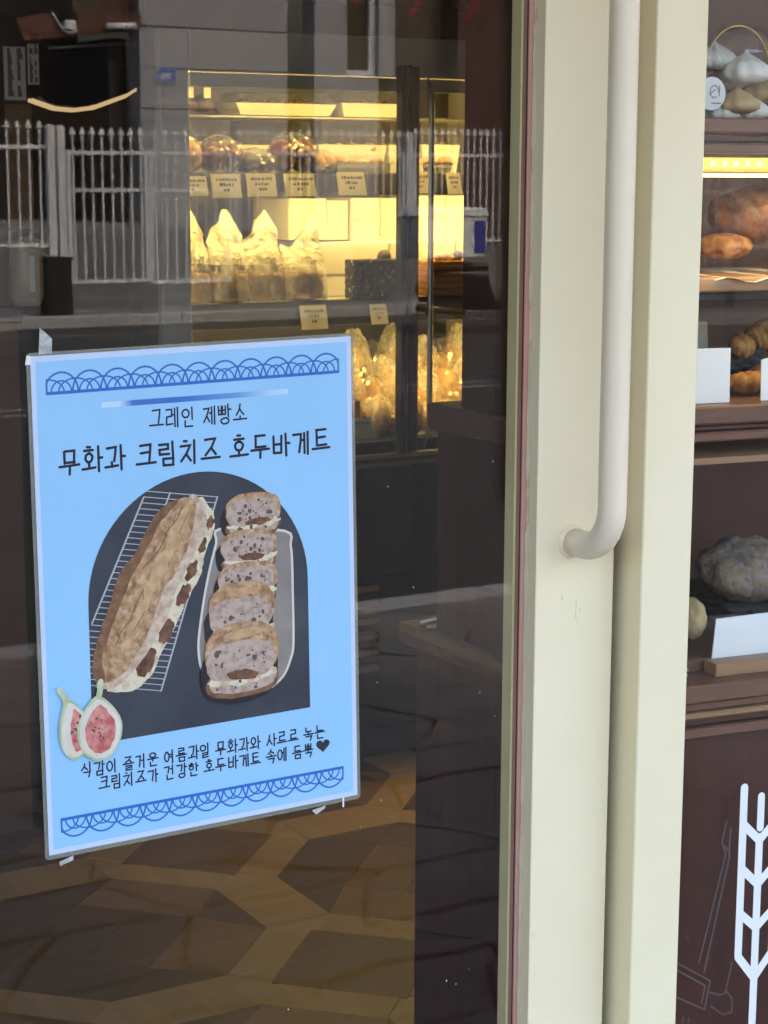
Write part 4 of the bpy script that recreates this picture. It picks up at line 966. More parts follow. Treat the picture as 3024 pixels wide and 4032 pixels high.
tg = thing('steel_tongs', (XC + .02, yk - .06, zr1), 'steel bread tongs lying on the cabinet tray', 'tongs')
tube('arm', [(XC + .0, yk - .03, zr1 + .004), (XC + .06, yk - .035, zr1 + .010), (XC + .16, yk - .06, zr1 + .012)], [.004, .005, .005], 'steel', tg, 8)
tube('arm', [(XC + .0, yk - .045, zr1 + .001), (XC + .06, yk - .06, zr1 + .002), (XC + .16, yk - .065, zr1 + .010)], [.004, .005, .005], 'steel', tg, 8)
box('back_panel', .09, 2.05, .40, .415, zr1 + .001, 2.58, 'brown_wood', cab, 0, WD)
# shelves seen through the shop window, top to bottom
s1t, s1b = 1.5523, 1.5374
sh('shelf', s1b, s1t, .10, .40, 'brown_wood_x'); sh('shelf_moulding', 1.5286, s1b - .0005, .108, .14, 'brown_wood'); sh('shelf_moulding', 1.5177, 1.5286 - .0005, .102, .14, 'brown_wood_x')
sh('light_channel', 1.498, 1.5158, .112, .135, 'brass')
sh('light_strip', 1.5029, 1.5133, .106, .1115, 'strip_led', 0)
zd = (1.5029 + 1.5133) / 2
for i in range(40): box('diode', .074 + i * .0135, .0775 + i * .0135, .1045, .1058, zd - .0022, zd + .0022, 'diode', cab, 0, WD)
sh('hidden_strip_emitter', 1.498 - .003, 1.498 - .0005, .115, .133, 'hidden_emitter', 0)  # unseen emitter, added to light the breads below the dim visible strip
s2t, s2b = 1.3922, 1.377
sh('shelf', s2b, s2t, .16, .40, 'tan_wood'); sh('shelf_moulding', 1.3665, s2b - .0005, .163, .2, 'black_panel')
s3t, s3b = 1.2666, 1.2474
sh('shelf', s3b, s3t, .10, .40, 'brown_wood_x'); sh('shelf_moulding', 1.2401, s3b - .0005, .106, .15, 'brown_wood'); sh('shelf_moulding', 1.2301, 1.2401 - .0005, .101, .15, 'brown_wood_x')
prism('sloping_shelf', [(.11, 1.2122), (.30, 1.2267), (.30, 1.2214), (.11, 1.2056)], .072, 2.05, 'x', 'tan_wood', cab, WD)
s4t, s4b = 0.9753, 0.956
sh('sill', s4b, s4t, .10, .40, 'brown_wood_x')
for i, (a, b, d0) in enumerate(((0.9555, 0.945, .108), (0.9447, 0.9378, .103), (0.9375, 0.9278, .112), (0.9275, 0.9159, .106))):
    sh('sill_moulding', b, a - .0004, d0, .16, ('brown_wood_x', 'tan_wood', 'brown_wood', 'brown_wood_x')[i])
sh('front_panel', .0, 0.9156, .118, .14, 'brown_wood', 0)
# --- meringues in a clear tub
pm('meringue', (.80, .79, .77), (.72, .70, .67), scale=20, rough=.55); pm('tan_meringue', (.58, .42, .22), (.46, .30, .14), scale=20, rough=.55)
def wv(s, d, zz): return WM @ Vector((s, d, zz))
d_ = .185
tc_ = (0.2061, 1.5972)
tub = thing('meringue_tub', tuple(wv(tc_[0], d_, s1t)), 'clear round tub of white and tan meringues on the top display shelf', 'tub')
tw = 0.2448 - tc_[0]; th = 1.6469 - s1t; c0 = wv(tc_[0], d_, s1t)
lathe('tub_body', [(.002, .001), (tw * .88, .001), (tw * .97, th * .52), (tw * 1.0, th * .53)], c0, 'tub_plastic', tub, 32)
lathe('tub_lid', [(tw * 1.03, th * .525), (tw * 1.03, th * .56), (tw * .97, th * .57), (tw * .93, th * .72), (tw * .80, th * .88), (tw * .55, th * .985), (.002, th)], c0, 'tub_plastic', tub, 32)
def shellm(c, r, h, mat, tilt, seed, par, ridges=9):
    pts = []
    o = lathe('meringue', [(r * .6, 0), (r, h * .18), (r * 1.02, h * .38), (r * .82, h * .58), (r * .5, h * .76), (r * .24, h * .88), (r * .09, h * .96), (.0003, h * 1.06)], c, mat, par, 48, None, lambda t, f: 1 + .17 * abs(math.sin(ridges * .5 * t + f * 1.6 + seed)))
    return o
for i, (px, dd, r, m) in enumerate((((0.2026,1.5965), .165, .019, 'meringue'), ((0.1803,1.6096), .19, .017, 'meringue'), ((0.1899,1.5641), .158, .016, 'tan_meringue'), ((0.21,1.5581), .165, .015, 'meringue'), ((0.1782,1.5565), .168, .014, 'meringue'), ((0.2331,1.577), .185, .017, 'tan_meringue'), ((0.2053,1.5901), .20, .017, 'meringue'))):
    r *= 1.22; shellm(wv(px[0], dd, px[1] - r * .3), r, r * 1.35, m, 0, i, tub)
tube('led_glint_arc', [c0 + Vector((tw * .98 * math.cos(a) * ca, -tw * .98 * math.cos(a) * sa, th * .55 + th * .46 * math.sin(a))) for a in [math.pi * i / 24 for i in range(25)]], .0009, 'brass', tub, 6)  # brass arc shaped to imitate the light strip's reflection on the clear dome
sp = (0.1521,1.5774); V_ = [wv(sp[0] + .0165 * math.cos(a), .148, sp[1] + .0165 * math.sin(a)) for a in [i * math.pi / 16 for i in range(32)]]
mk('round_label', V_, [list(range(32))[::-1]], 'white_card', tub)
sp2 = lambda x, zz, d: wv(x, .1475 - d, zz)
V_, F_ = ribbon([arc_pts(sp[0] + .003, sp[1] + .002, .005, .006, 0, 300, 12), [(sp[0] + .009, sp[1] + .008), (sp[0] + .009, sp[1] - .002)], [(sp[0] - .003, sp[1] - .001), (sp[0] + .004, sp[1] + .004)], [(sp[0], sp[1] - .0095), (sp[0] + .011, sp[1] - .0095)]], .0011, sp2, 0, 2e-5); mk('label_print', V_, F_, 'grey_ink', tub)
# --- breads
pm('rye_crust', (.10, .030, .019), (.27, .10, .04), scale=55, rough=.5, bmp=.8, bscale=50, bdist=.004, lo=.42, hi=.6, col3=(.30, .20, .14), scale3=70)
pm('golden_crust', (.48, .245, .08), (.22, .085, .025), scale=75, rough=.68, bmp=1, spec=.25, lo=.38, hi=.62, bscale=40, bdist=.003)
pm('cloth_dark', (.05, .045, .045), (.02, .018, .02), scale=30, rough=.9, bmp=.8, bscale=60, bdist=.004)
pm('sour_crust', (.25, .165, .10), (.12, .088, .07), scale=60, rough=.8, bmp=1, bscale=140, bdist=.003, col3=(.24, .225, .23), scale3=150)
def bread(name, c, r, mat, label, cat='bread', amp=.1, seed=1, par=None, fr=2.0):
    o = blob(name, (0, 0, 0), r, mat, par, amp, fr, seed, 4)
    o.location = wv(*c); o.rotation_euler = (0, 0, rad(-8)); return tag(o, label, cat)
p = (0.2884,1.4204)
bread('rye_loaf', (p[0], .26, s2t + .030), (.058, .05, .031), 'rye_crust', 'dark red rye loaf dusted with flour under the light strip', seed=4)
p = (0.2415,1.4086)
bread('seeded_roll', (p[0] - .004, .25, s2t + .014), (.032, .03, .014), 'golden_crust', 'flat golden roll at the left of the dark rye loaf', seed=14)
pa = thing('baking_paper', tuple(wv(p[0], .2, s2t)), 'sheet of pale baking paper under the rye loaf', 'paper')
V_ = []; F_ = []
for i in range(13):
    for j in range(2):
        s_ = 0.1696 + i * .012; V_.append(wv(s_, .158 - .004 * (1 - j) + j * .16, s2t + .0012 + (1 - j) * (-.004 + .003 * math.sin(i * 1.3))))
    if i: F_.append([2 * i - 2, 2 * i, 2 * i + 1, 2 * i - 1])
mk('sheet', V_, F_, 'white_board', pa)
def upright_card(px4, d, label, mat='white_card', thick=.0015, tilt=.006, name='display_card'):
    v = [wv(s_, d + (tilt if i > 1 else 0), zz) for i, (s_, zz) in enumerate(px4)]; nrm = Vector((sa, ca, 0)) * thick; v += [q + nrm for q in v]
    return tag(mk(name, v, [[0, 1, 2, 3], [7, 6, 5, 4], [0, 4, 5, 1], [1, 5, 6, 2], [2, 6, 7, 3], [3, 7, 4, 0]], mat), label, 'card')
upright_card([(0.1267, s3t + .0005), (0.1682, s3t + .0005), (0.1713,1.3223), (0.1256,1.3227)], .12, 'blank white card standing on the shelf beside the croissants')
upright_card([(0.2064, s3t + .0005), (0.2514, s3t + .0005), (0.2516,1.3197), (0.2093,1.3085)], .12, 'white card cut off by the right edge beside the croissants')
upright_card([(0.2404, s3t + .0005), (0.256, s3t + .0005), (0.2553,1.3331), (0.24,1.3341)], .30, 'small tan card standing behind the white one', 'warm_card')
def croissant(c, L, R_, ang, label, seed, tilt=0):
    """rolled crescent with stepped ridges"""
    r = random.Random(seed); V_, F_ = [], []; n, m_ = 46, 18
    for i in range(n + 1):
        t = i / n * 2 - 1; a = t * 1.25; cx, cy = L * math.sin(a), L * .55 * (math.cos(a) - 1)
        step = (abs(t) * 4.2) % 1; rr = R_ * max(.05, (1 - abs(t) ** 2.2)) * (.86 + .18 * (1 - step)) + .001
        for j in range(m_):
            b = 2 * math.pi * j / m_; k = 1 + .07 * noise.noise(Vector((t * 4, b, seed)))
            p = Vector((cx * 1.0 + math.sin(a) * rr * k * math.cos(b) * .6, cy + math.cos(a) * rr * k * math.cos(b), rr * k * .82 * math.sin(b)))
            p = Matrix.Rotation(tilt, 3, 'X') @ p; p = Matrix.Rotation(ang, 3, 'Z') @ p; V_.append(p)
    for i in range(n):
        for j in range(m_): F_.append([i * m_ + j, i * m_ + (j + 1) % m_, (i + 1) * m_ + (j + 1) % m_, (i + 1) * m_ + j])
    lo = min(v.z for v in V_); o = mk('croissant', [v + Vector((0, 0, 0)) for v in V_], F_, 'golden_crust', None, True)
    o.location = wv(*c); return tag(o, label, 'pastry')
for i, (px, dd, L_, R2, an, tl, zo, l) in enumerate((((0.2579,1.2929), .235, .026, .014, .5, .9, .030, 'golden crescent pastry nearest the white card'), ((0.2989,1.299), .25, .030, .018, -.4, 1.2, .034, 'tall golden croissant at the right edge of the shelf'), ((0.2264,1.2698), .17, .028, .014, 2.9, .1, .0, 'golden croissant lying in front on the shelf'), ((0.267,1.266), .2, .030, .016, .3, .2, .0, 'golden croissant lying at the right edge of the shelf'))):
    croissant((px[0], dd, s3t + zo + .001), L_, R2, an, l, 30 + i, tl)
for i, px in enumerate(((0.2478,1.2613), (0.2706,1.2603))):
    bread('chocolate_cookie', (px[0], .26, s3t + .013), (.03, .03, .0135), 'cloth_dark', ('dark cookie under the golden pastries', 'dark cookie at the right edge under the pastries')[i], 'cookie', .25, 50 + i)
p = (0.2568,1.0571); zso = 1.016
cl = blob('dark_cloth', (0, 0, 0), (.10, .09, .022), 'cloth_dark', None, .3, 3, 77, 5); cl.location = wv(p[0] + .06, .26, s4t + .020); tag(cl, 'dark rumpled cloth under the big grey sourdough loaf', 'cloth')
o = bread('sourdough_loaf', (p[0] - .004, .205, p[1] - .026), (.052, .046, .036), 'sour_crust', 'big grey floured sourdough loaf above the blank card', seed=61, amp=.2)
bread('pale_roll', (0.1845 - .002, .2, s4t + .0225), (.0125, .02, .0225), 'bread_side', 'small pale roll beside the post at the foot of the display', seed=64)
hs = 0.1467
hl_ = thing('card_holder', tuple(wv(hs + .06, .14, s4t)), 'grooved wooden card holder on the sill', 'card holder')
box('rear_block', hs, hs + .16, .150, .172, s4t, s4t + .013, 'brown_wood_x', hl_, .001, WM, 1); box('front_block', hs + .018, hs + .16, .122, .1465, s4t, s4t + .014, 'tan_wood', hl_, .001, WM, 1)
upright_card([(0.1747, s4t + .004), (0.2591, s4t + .004), (0.2593,1.0317), (0.1833,1.03)], .1475, 'large blank white card in the wooden holder below the sourdough')
tb2 = thing('steel_clip', tuple(wv(0.1306, .12, s4t)), 'small shiny steel clip at the left end of the sill', 'clip')
tube('wire', [wv(0.1269, .13, s4t + .003), wv(0.1342, .13, s4t + .004)], .0025, 'steel', tb2, 8); tube('wire', [wv(0.1267, .128, s4t + .009), wv(0.134, .128, s4t + .010)], .0018, 'steel', tb2, 8)

# ================================================================== left inside: hood, menu sheets, counter
YH = 4.12
hpx = [(1.5376,1.7985), (1.775,1.8131), (1.773,1.6888), (1.742,1.671), (1.6982,1.6565), (1.664,1.6445), (1.6181,1.6391), (1.5729,1.6416), (1.5492,1.6478), (1.5334,1.6596)]
hood = thing('counter_hood', (hpx[5][0], YH, hpx[6][1]), 'black hood with a curved lower edge glowing warm', 'hood')
prism('hood_panel', hpx, YH, YH + .06, 'y', 'black_panel', hood)
edge = [(1.5166,1.6526), (1.549,1.6422), (1.5727,1.6349), (1.6179,1.6318), (1.6639,1.6377), (1.698,1.6497), (1.7418,1.6653), (1.7729,1.6848)]
V_, F_ = ribbon([edge], .009, lambda x, z_, d: Vector((x, YH + .012 - d, z_)), 0, 0, False); 
n = len(V_); mk('light_band', V_ + [v + Vector((0, .02, 0)) for v in V_], F_ + [[n + i for i in f][::-1] for f in F_], 'arc_led', hood)
tube('rail', [(1.5518, YH - .012, 1.7644), (1.7589, YH - .012, 1.7839)], .004, 'grey_metal', hood, 8)
box('partition', -1.2, fl - .045, 4.20, 4.26, -.005, 2.59, 'wall_dark', shop)
box('fridge_surround', fl - .0445, fl - .0005, YF + .03, 4.26, -.005, ft, 'grey_metal', shop)
menu = [((1.4452,1.7646), (1.4939,1.6499), 'wide white menu sheet hanging left of the black hood'), ((1.5,1.7719), (1.525,1.6841), 'narrow white menu sheet touching the black hood'), ((1.4445,1.6407), (1.5053,1.3692), 'long brown paper menu below the white sheets')]
for i, (a, b, l) in enumerate(menu):
    t = thing('menu_sheet', ((a[0] + b[0]) / 2, 4.1, b[1]), l, 'menu', 'menu sheets on the wall'); box('sheet', a[0], b[0], 4.100, 4.104, b[1], a[1], 'white_card' if i < 2 else 'tan_wood', t)
    V_, F_ = [], []; w_ = b[0] - a[0]; h_ = a[1] - b[1]
    for r_ in range(9):
        for c_ in range(2):
            if rc.random() < .25: continue
            zc = a[1] - h_ * (.08 + .1 * r_); x_ = a[0] + w_ * (.15 + .45 * c_); k = len(V_); l_ = w_ * rc.uniform(.12, .3); q = .006
            V_ += [(x_, 4.0992, zc - q), (x_ + l_, 4.0992, zc - q), (x_ + l_, 4.0992, zc + q), (x_, 4.0992, zc + q)]; F_.append([k, k + 1, k + 2, k + 3])
    mk('writing', V_, F_, 'grey_ink', t)
YCn = 4.0
ctr = thing('wooden_counter', (1.3685 - .3, YCn + .3, 0), 'dark red brown wooden counter at the left inside the shop', 'counter')
zct = 1.1987
box('counter_top', 1.4338 - .9, 1.4338, YCn, YCn + .15, zct - .03, zct, 'black_panel', ctr, .003)
box('counter_front', 1.4338 - .88, 1.4303, YCn + .02, YCn + .14, 0, zct - .0305, 'brown_wood_x', ctr, .002)
pm('frosted', (.42, .38, .36), (.36, .33, .31), scale=10, rough=.3)
dc = 1.4671; dr = .038; dh = 1.3568 - zct
dsp = thing('soap_dispenser', (dc, 4.06, zct), 'cloudy rounded dispenser bottle with a white strip on the counter', 'dispenser')
lathe('bottle', [(.003, .001), (dr * .75, .002), (dr * .98, dh * .14), (dr, dh * .3), (dr * .97, dh * .75), (dr * .82, dh * .93), (dr * .4, dh)], (dc, 4.06, zct), 'frosted', dsp, 24)
box('strip', dc - .006, dc + .006, 4.06 - dr - .002, 4.06 - dr - .0005, zct + dh * .22, zct + dh * .72, 'white_card', dsp)
# wall tiles behind the fridge
tw_ = thing('tiled_wall', (2.4, 5.2, 0), 'pale grey tiled partition behind the cake fridge', 'wall')
x0_, x1_ = 2.2515, 4.25
box('wall_core', x0_, x1_, 5.206, 5.30, 0, 2.59, 'wall_grey', tw_)
pm('wall_tile', (.36, .31, .31), (.33, .29, .29), scale=4, rough=.35)
bm = bmesh.new(); add_box(bm, -.247, .247, -.006, 0, -.122, .122, .003, 1); k0 = from_bm('wall_tile', bm, 'wall_tile'); tme = k0.data; k0loc = k0.location.copy(); bpy.data.objects.remove(k0)
for r_ in range(11):
    for c_ in range(6):
        o = bpy.data.objects.new('wall_tile', tme); COL.objects.link(o); o.parent = tw_; o.location = (x0_ + .255 + c_ * .5 - 2.4, 5.205 - 5.2, .0 + r_ * .25 + .003)

# ================================================================== across the street (what the door glass mirrors)
pm('white_iron', (.62, .635, .68), (.57, .585, .63), scale=6, rough=.45)
pm('pale_stucco', (.30, .30, .33), (.265, .265, .295), scale=2, rough=.8, bmp=.2, bscale=30)
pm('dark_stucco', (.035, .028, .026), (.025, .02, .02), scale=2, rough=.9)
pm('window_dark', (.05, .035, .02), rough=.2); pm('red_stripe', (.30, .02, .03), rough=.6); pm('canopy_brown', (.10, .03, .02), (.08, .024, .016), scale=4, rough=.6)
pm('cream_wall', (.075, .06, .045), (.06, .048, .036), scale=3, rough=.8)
def brick_mat(name, c1, c2, mort):
    m, t, b = nt(name); v = coords(t, (1, 1, 1)); br = t.nodes.new('ShaderNodeTexBrick'); br.inputs['Color1'].default_value = (*c1, 1); br.inputs['Color2'].default_value = (*c2, 1); br.inputs['Mortar'].default_value = (*mort, 1)
    br.inputs['Scale'].default_value = 1; br.inputs['Brick Width'].default_value = .24; br.inputs['Row Height'].default_value = .085; br.inputs['Mortar Size'].default_value = .008
    mp = t.nodes.new('ShaderNodeMapping'); mp.inputs['Rotation'].default_value = (rad(90), 0, 0); t.links.new(v, mp.inputs[0]); t.links.new(mp.outputs[0], br.inputs['Vector']); t.links.new(br.outputs[0], b.inputs['Base Color']); b.inputs['Roughness'].default_value = .85
brick_mat('brick', (.075, .032, .026), (.055, .024, .02), (.05, .035, .03))
FYR = -17.9
def bar_mesh(h, w=.022):
    bm = bmesh.new(); add_box(bm, -w / 2, w / 2, -w / 2, w / 2, 0, h - .14)
    V_ = [v.co.copy() for v in bm.verts]; F_ = [[v.index for v in f.verts] for f in bm.faces]; bm.free()
    for prof in ([(.008, h - .15), (.026, h - .135), (.010, h - .115), (.010, h - .10)], [(.010, h - .10), (.045, h - .085), (.030, h - .055), (.002, h)]):
        k = len(V_); n = 6
        for r_, z_ in prof: V_ += [Vector((r_ * math.cos(i * math.pi / 3), r_ * .6 * math.sin(i * math.pi / 3), z_)) for i in range(n)]
        for j in range(len(prof) - 1):
            for i in range(n): F_.append([k + j * n + i, k + j * n + (i + 1) % n, k + (j + 1) * n + (i + 1) % n, k + (j + 1) * n + i])
        F_.append([k + i for i in range(n)][::-1]); F_.append([k + (len(prof) - 1) * n + i for i in range(n)])
    me = bpy.data.meshes.new('bar'); me.from_pydata(V_, [], F_); me.materials.append(M['white_iron']); return me
def fence(name, x0, x1, zb, zt, rails, sp, label, cat, stiles=True, y=FYR):
    t = thing(name, ((x0 + x1) / 2, y, zb), label, cat); cx = (x0 + x1) / 2; me = bar_mesh(zt - zb)
    n = max(1, round((x1 - x0) / sp))
    for i in range(n):
        o = bpy.data.objects.new('bar', me); COL.objects.link(o); o.parent = t; o.location = (x0 + (i + .5) * (x1 - x0) / n - cx, 0, 0)
    for z_ in rails: box('rail', x0, x1, y - .022, y + .022, z_ - .022, z_ + .022, 'white_iron', t)
    if stiles:
        for x_ in (x0, x1): box('stile', x_ - .025, x_ + .025, y - .024, y + .024, zb, rails[0] + .03, 'white_iron', t)
    return t
def gpost(x, w, zt, label):
    t = thing('gate_post', (x, FYR, -.1), label, 'post'); box('shaft', x - w / 2, x + w / 2, FYR - w / 2, FYR + w / 2, -.1, zt - .05, 'white_iron', t, .006)
    lathe('cap', [(w * .74, zt - .05), (w * .70, zt - .03), (.004, zt)], (x, FYR, 0), 'white_iron', t, 4)
YV = 20.8
fence('iron_fence', 5.826, 7.783, 0.595, 2.051, [1.751, 0.65], .128, 'white iron fence panel mirrored in the glass left of the gate posts', 'fence', False)
gpost(7.842, .095, 2.011, 'left of the paired white gate posts mirrored in the glass')
gpost(7.967, .095, 2.001, 'right of the paired white gate posts mirrored in the glass')
fence('iron_gate', 8.062, 9.022, 0.207, 1.981, [1.688, 1.267, 0.225], .128, 'white iron gate with spear tips mirrored in the glass beside the paired posts', 'gate')
fence('iron_gate', 9.08, 10.096, 0.182, 1.979, [1.695, 1.265, 0.2], .128, 'second white iron gate leaf mirrored across the fridge edge', 'gate')
fence('iron_fence', 10.167, 12.515, .55, 1.998, [1.692, .62], .115, 'white iron fence panel mirrored over the lit cakes', 'fence')
gpost(12.585, .10, 1.976, 'white fence post mirrored beside the black fridge stile')
fence('iron_fence', 12.642, 15.322, .55, 2.038, [1.695, .62], .10, 'white iron fence panel mirrored over the dark brown cabinet', 'fence')
box_w = tag(box('low_wall', 10.134, 15.743, FYR - .12, FYR + .12, -.1, .535, 'concrete'), 'low concrete wall under the white fence across the street', 'wall')
yd_ = tag(box('yard_terrace', 5.787, 11.693, 2.9 - 30, 2.9 - 23.0, -.1, 0.712, 'concrete'), 'grey concrete yard terrace behind the gate across the street', 'terrace')
pl = thing('black_planter', (7.64, 2.9 - 20.2, -.1), 'black box planter mirrored at the foot of the gate posts', 'planter')
box('planter_box', 7.5, 7.786, 2.9 - 20.35, 2.9 - 20.05, -.1, 0.512, 'black_panel', pl, .01); box('planter_rim', 7.5 - .015, 7.786 + .015, 2.9 - 20.365, 2.9 - 20.035, 0.512 + .001, 0.512 + .03, 'black_panel', pl, .006)
# house
HYV = 27.0; HY = 2.9014 - 27.0
hs_ = thing('pale_house', (14, HY - 3, -.1), 'pale rendered house behind the white fence across the street', 'house')
def hw(name, p0, p1, z0, z1, mat, y=HY, dp=.4): return box(name, p0, p1, y - dp, y, z0, z1, mat, hs_)
xa, xb, xc, xd, xe, xf, xg, xh = 6.222, 11.651, 14.115, 14.594, 15.191, 15.781, 17.149, 45.0
wz0, wz1 = 2.975, 3.655
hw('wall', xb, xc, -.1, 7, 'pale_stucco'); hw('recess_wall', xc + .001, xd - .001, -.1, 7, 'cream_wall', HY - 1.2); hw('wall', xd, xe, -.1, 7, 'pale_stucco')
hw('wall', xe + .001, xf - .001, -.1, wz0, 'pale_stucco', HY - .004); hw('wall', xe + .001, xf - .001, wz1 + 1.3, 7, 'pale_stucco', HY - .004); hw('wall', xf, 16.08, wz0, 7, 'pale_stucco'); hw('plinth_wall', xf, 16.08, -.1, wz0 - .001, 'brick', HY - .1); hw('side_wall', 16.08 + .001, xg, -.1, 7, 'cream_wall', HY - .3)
wi = hw('window', xe + .001, xf - .001, wz0 + .001, wz1 + 1.299, 'window_dark', HY - .2, .1)
box('window_frame', xe + .001, xf - .001, HY - .19, HY - .11, wz0 + .001, wz0 + .10, 'white_iron', wi); box('window_frame', xf - .12, xf - .001, HY - .19, HY - .11, wz0 + .101, wz1 + 1.298, 'white_iron', wi)
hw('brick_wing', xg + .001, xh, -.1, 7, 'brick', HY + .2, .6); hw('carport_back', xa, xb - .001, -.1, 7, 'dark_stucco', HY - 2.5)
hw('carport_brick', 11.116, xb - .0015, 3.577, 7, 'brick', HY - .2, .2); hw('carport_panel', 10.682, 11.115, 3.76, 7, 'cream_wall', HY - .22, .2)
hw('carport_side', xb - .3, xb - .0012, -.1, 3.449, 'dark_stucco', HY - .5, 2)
for i, (a, b, c, d) in enumerate((((16.163,-23.999,3.912), (16.419,-23.999,4.201), 0, 0), ((17.238,-23.999,3.897), (17.49,-23.999,4.21), 0, 0), ((15.153,-23.999,4.057), (15.254,-23.999,4.224), 0, 0))):
    dx_ = b[0] - a[0]; dz_ = b[2] - a[2]; prism('red_brace', [(a[0], a[2]), (a[0] + .07, a[2]), (a[0] + .07 + dx_ * 2, a[2] + dz_ * 2), (a[0] + dx_ * 2, a[2] + dz_ * 2)], HY + .201, HY + .24, 'y', 'red_stripe', hs_)
for z_ in (3.0, 3.6, 2.4): box('wall_joint', xb + .01, xc - .01, HY + .001, HY + .004, z_, z_ + .02, 'dark_stucco', hs_)
cn = thing('carport_canopy', (9.848, 2.9 - 25, 3.29), 'brown canopy board with white gutter mirrored at the top left', 'canopy')
prism('canopy_board', [(8.994,3.483), (9.489,3.57), (9.705,3.285), (9.863,3.311), (9.896,3.577), (10.821,3.617), (10.816,3.395), (9.954,3.295), (9.101,3.196)], 2.9 - 25.3, 2.9 - 25.0, 'y', 'canopy_brown', cn)
tube('gutter_bend', [(9.496, 2.9 - 24.97, 3.577), (9.576, 2.9 - 24.97, 3.464), (9.663, 2.9 - 24.97, 3.334), (9.735, 2.9 - 24.97, 3.313), (9.839, 2.9 - 24.97, 3.357)], [.012, .015, .022, .025, .03], 'white_iron', cn, 8)
box('gutter_box', 9.658, 9.818, 2.9 - 24.99, 2.9 - 24.9, 3.36, 3.48, 'white_iron', cn, .01)
tube('lamp_tube', [(10.283, 2.9 - 24.95, 3.422), (10.711, 2.9 - 24.95, 3.446)], .045, 'white_iron', cn, 10)
# number plate: blue house shape with white figures
pm('plate_blue', (.02, .09, .36), rough=.4)
npl = thing('number_plate', (11.635, HY + .03, 2.789), 'blue house shaped number plate with white figures mirrored above the fridge edge', 'sign')
q = [(11.9,2.795), (12.226,2.795), (12.238,2.998), (12.063,3.06), (11.904,2.988)]
prism('plate_edge', q, HY + .01, HY + .03, 'y', 'white_iron', npl)
cxq = sum(a for a, b in q) / 5; czq = sum(b for a, b in q) / 5
prism('plate_face', [(cxq + (a - cxq) * .92, czq + (b - czq) * .92) for a, b in q], HY + .0301, HY + .034, 'y', 'plate_blue', npl)
nx = lambda x, z_, d: Vector((cxq - x, HY + .0345 + d, czq - .045 + z_))
fg = [[(-.06, .05), (-.06, -.04)], arc_pts(-.005, .025, .022, .024, 0, 360, 12), [(.017, .02), (.012, -.04)], [(.045, .05), (.045, -.04)], [(.045, .05), (.075, .05)], [(.045, .005), (.075, .005), (.078, -.03), (.045, -.04)]]
V_, F_ = ribbon(fg, .016, nx, 0, 1e-4); mk('figures', V_, F_, 'white_card', npl)
# delivery scooter parked on the far side
pm('scooter_black', (.012, .012, .014), rough=.25); pm('tyre', (.015, .015, .016), rough=.85); pm('box_white', (.72, .73, .76), (.66, .67, .7), scale=5, rough=.4); pm('box_blue', (.03, .05, .30), rough=.4)
SX, SY, SZ = 10.91, -14.34, -.22
sct = thing('delivery_scooter', (SX, SY, SZ), 'black delivery scooter mirrored in front of the fence', 'scooter')
def wheel(x, r):
    prof = [(r * .62 + math.cos(a) * 0, 0) for a in (0,)]
    V_, F_ = [], []; n, m_ = 28, 8
    for i in range(n):
        A = 2 * math.pi * i / n
        for j in range(m_):
            B = 2 * math.pi * j / m_; rr_ = r - .045 + .045 * math.cos(B); V_.append((x + rr_ * math.cos(A), SY + .045 * math.sin(B), SZ + r + rr_ * math.sin(A)))
    for i in range(n):
        for j in range(m_): F_.append([i * m_ + j, ((i + 1) % n) * m_ + j, ((i + 1) % n) * m_ + (j + 1) % m_, i * m_ + (j + 1) % m_])
    w_ = mk('wheel', V_, F_, 'tyre', sct, True)
    V_, F_ = [], []
    for k in range(5):
        a = 2 * math.pi * k / 5; v, f = tube_geo([(x, SY, SZ + r), (x + (r - .08) * math.cos(a), SY, SZ + r + (r - .08) * math.sin(a))], .016, 6); k0 = len(V_); V_ += v; F_ += [[i + k0 for i in q_] for q_ in f]
    mk('rim', V_, F_, 'steel', w_, True)
wheel(SX, .24); wheel(SX + 1.25, .24)
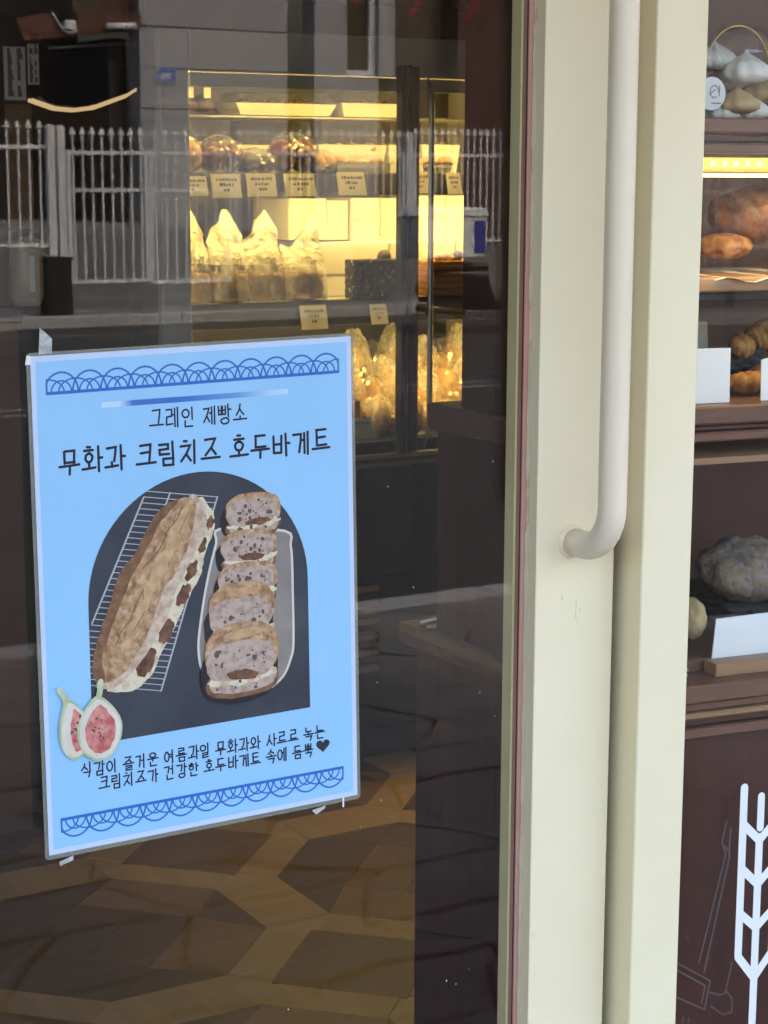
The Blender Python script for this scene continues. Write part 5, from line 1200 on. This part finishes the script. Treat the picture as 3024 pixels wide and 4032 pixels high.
prism('body', [(SX - .32, SZ + .50), (SX - .25, SZ + .34), (SX + .28, SZ + .24), (SX + .85, SZ + .24), (SX + .95, SZ + .36), (SX + 1.06, SZ + .90), (SX + .98, SZ + .95), (SX + .84, SZ + .42), (SX + .55, SZ + .36), (SX + .46, SZ + .62), (SX - .1, SZ + .66)], SY - .15, SY + .15, 'y', 'scooter_black', sct, bevel=.02)
box('seat', SX - .15, SX + .48, SY - .13, SY + .13, SZ + .661, SZ + .75, 'scooter_black', sct, .03)
tube('fork', [(SX + 1.25, SY, SZ + .24), (SX + 1.10, SY, SZ + .70), (SX + 1.0, SY, SZ + 1.02)], .03, 'scooter_black', sct, 8); tube('handlebar', [(SX + .95, SY - .33, SZ + 1.05), (SX + 1.0, SY, SZ + 1.02), (SX + .95, SY + .33, SZ + 1.05)], .018, 'scooter_black', sct, 8)
blob('headlamp', (SX + 1.08, SY, SZ + .92), (.06, .09, .08), 'scooter_black', sct, .02, 1, 1, 2); tube('exhaust', [(SX - .45, SY + .16, SZ + .3), (SX + .1, SY + .17, SZ + .24)], .045, 'scooter_black', sct, 10); tube('mirror_stalk', [(SX + .96, SY + .25, SZ + 1.05), (SX + .93, SY + .3, SZ + 1.28)], .01, 'scooter_black', sct, 6)
bx0, bx1 = 10.453, 11.281
dbx = thing('delivery_box', ((bx0 + bx1) / 2, SY, SZ + .76), 'white delivery box with blue sides carried on the scooter', 'box')
zbx = 0.595; ztx = 1.028
prism('box_body', [(bx0 + .03, zbx), (bx1 - .03, zbx), (bx1, ztx), (bx0, ztx)], SY - .25, SY + .25, 'y', 'box_white', dbx, bevel=.012)
prism('box_lid', [(bx0 - .02, ztx + .001), (bx1 + .02, ztx + .001), (bx1 - .02, ztx + .09), (bx0 + .06, ztx + .11)], SY - .27, SY + .27, 'y', 'box_white', dbx, bevel=.012)
box('blue_panel', bx1 - .17, bx1 - .03, SY + .251, SY + .258, zbx + .05, ztx - .04, 'box_blue', dbx); box('carrier', (bx0 + bx1) / 2 - .15, (bx0 + bx1) / 2 + .15, SY - .12, SY + .12, SZ + .751, zbx - .001, 'scooter_black', dbx)
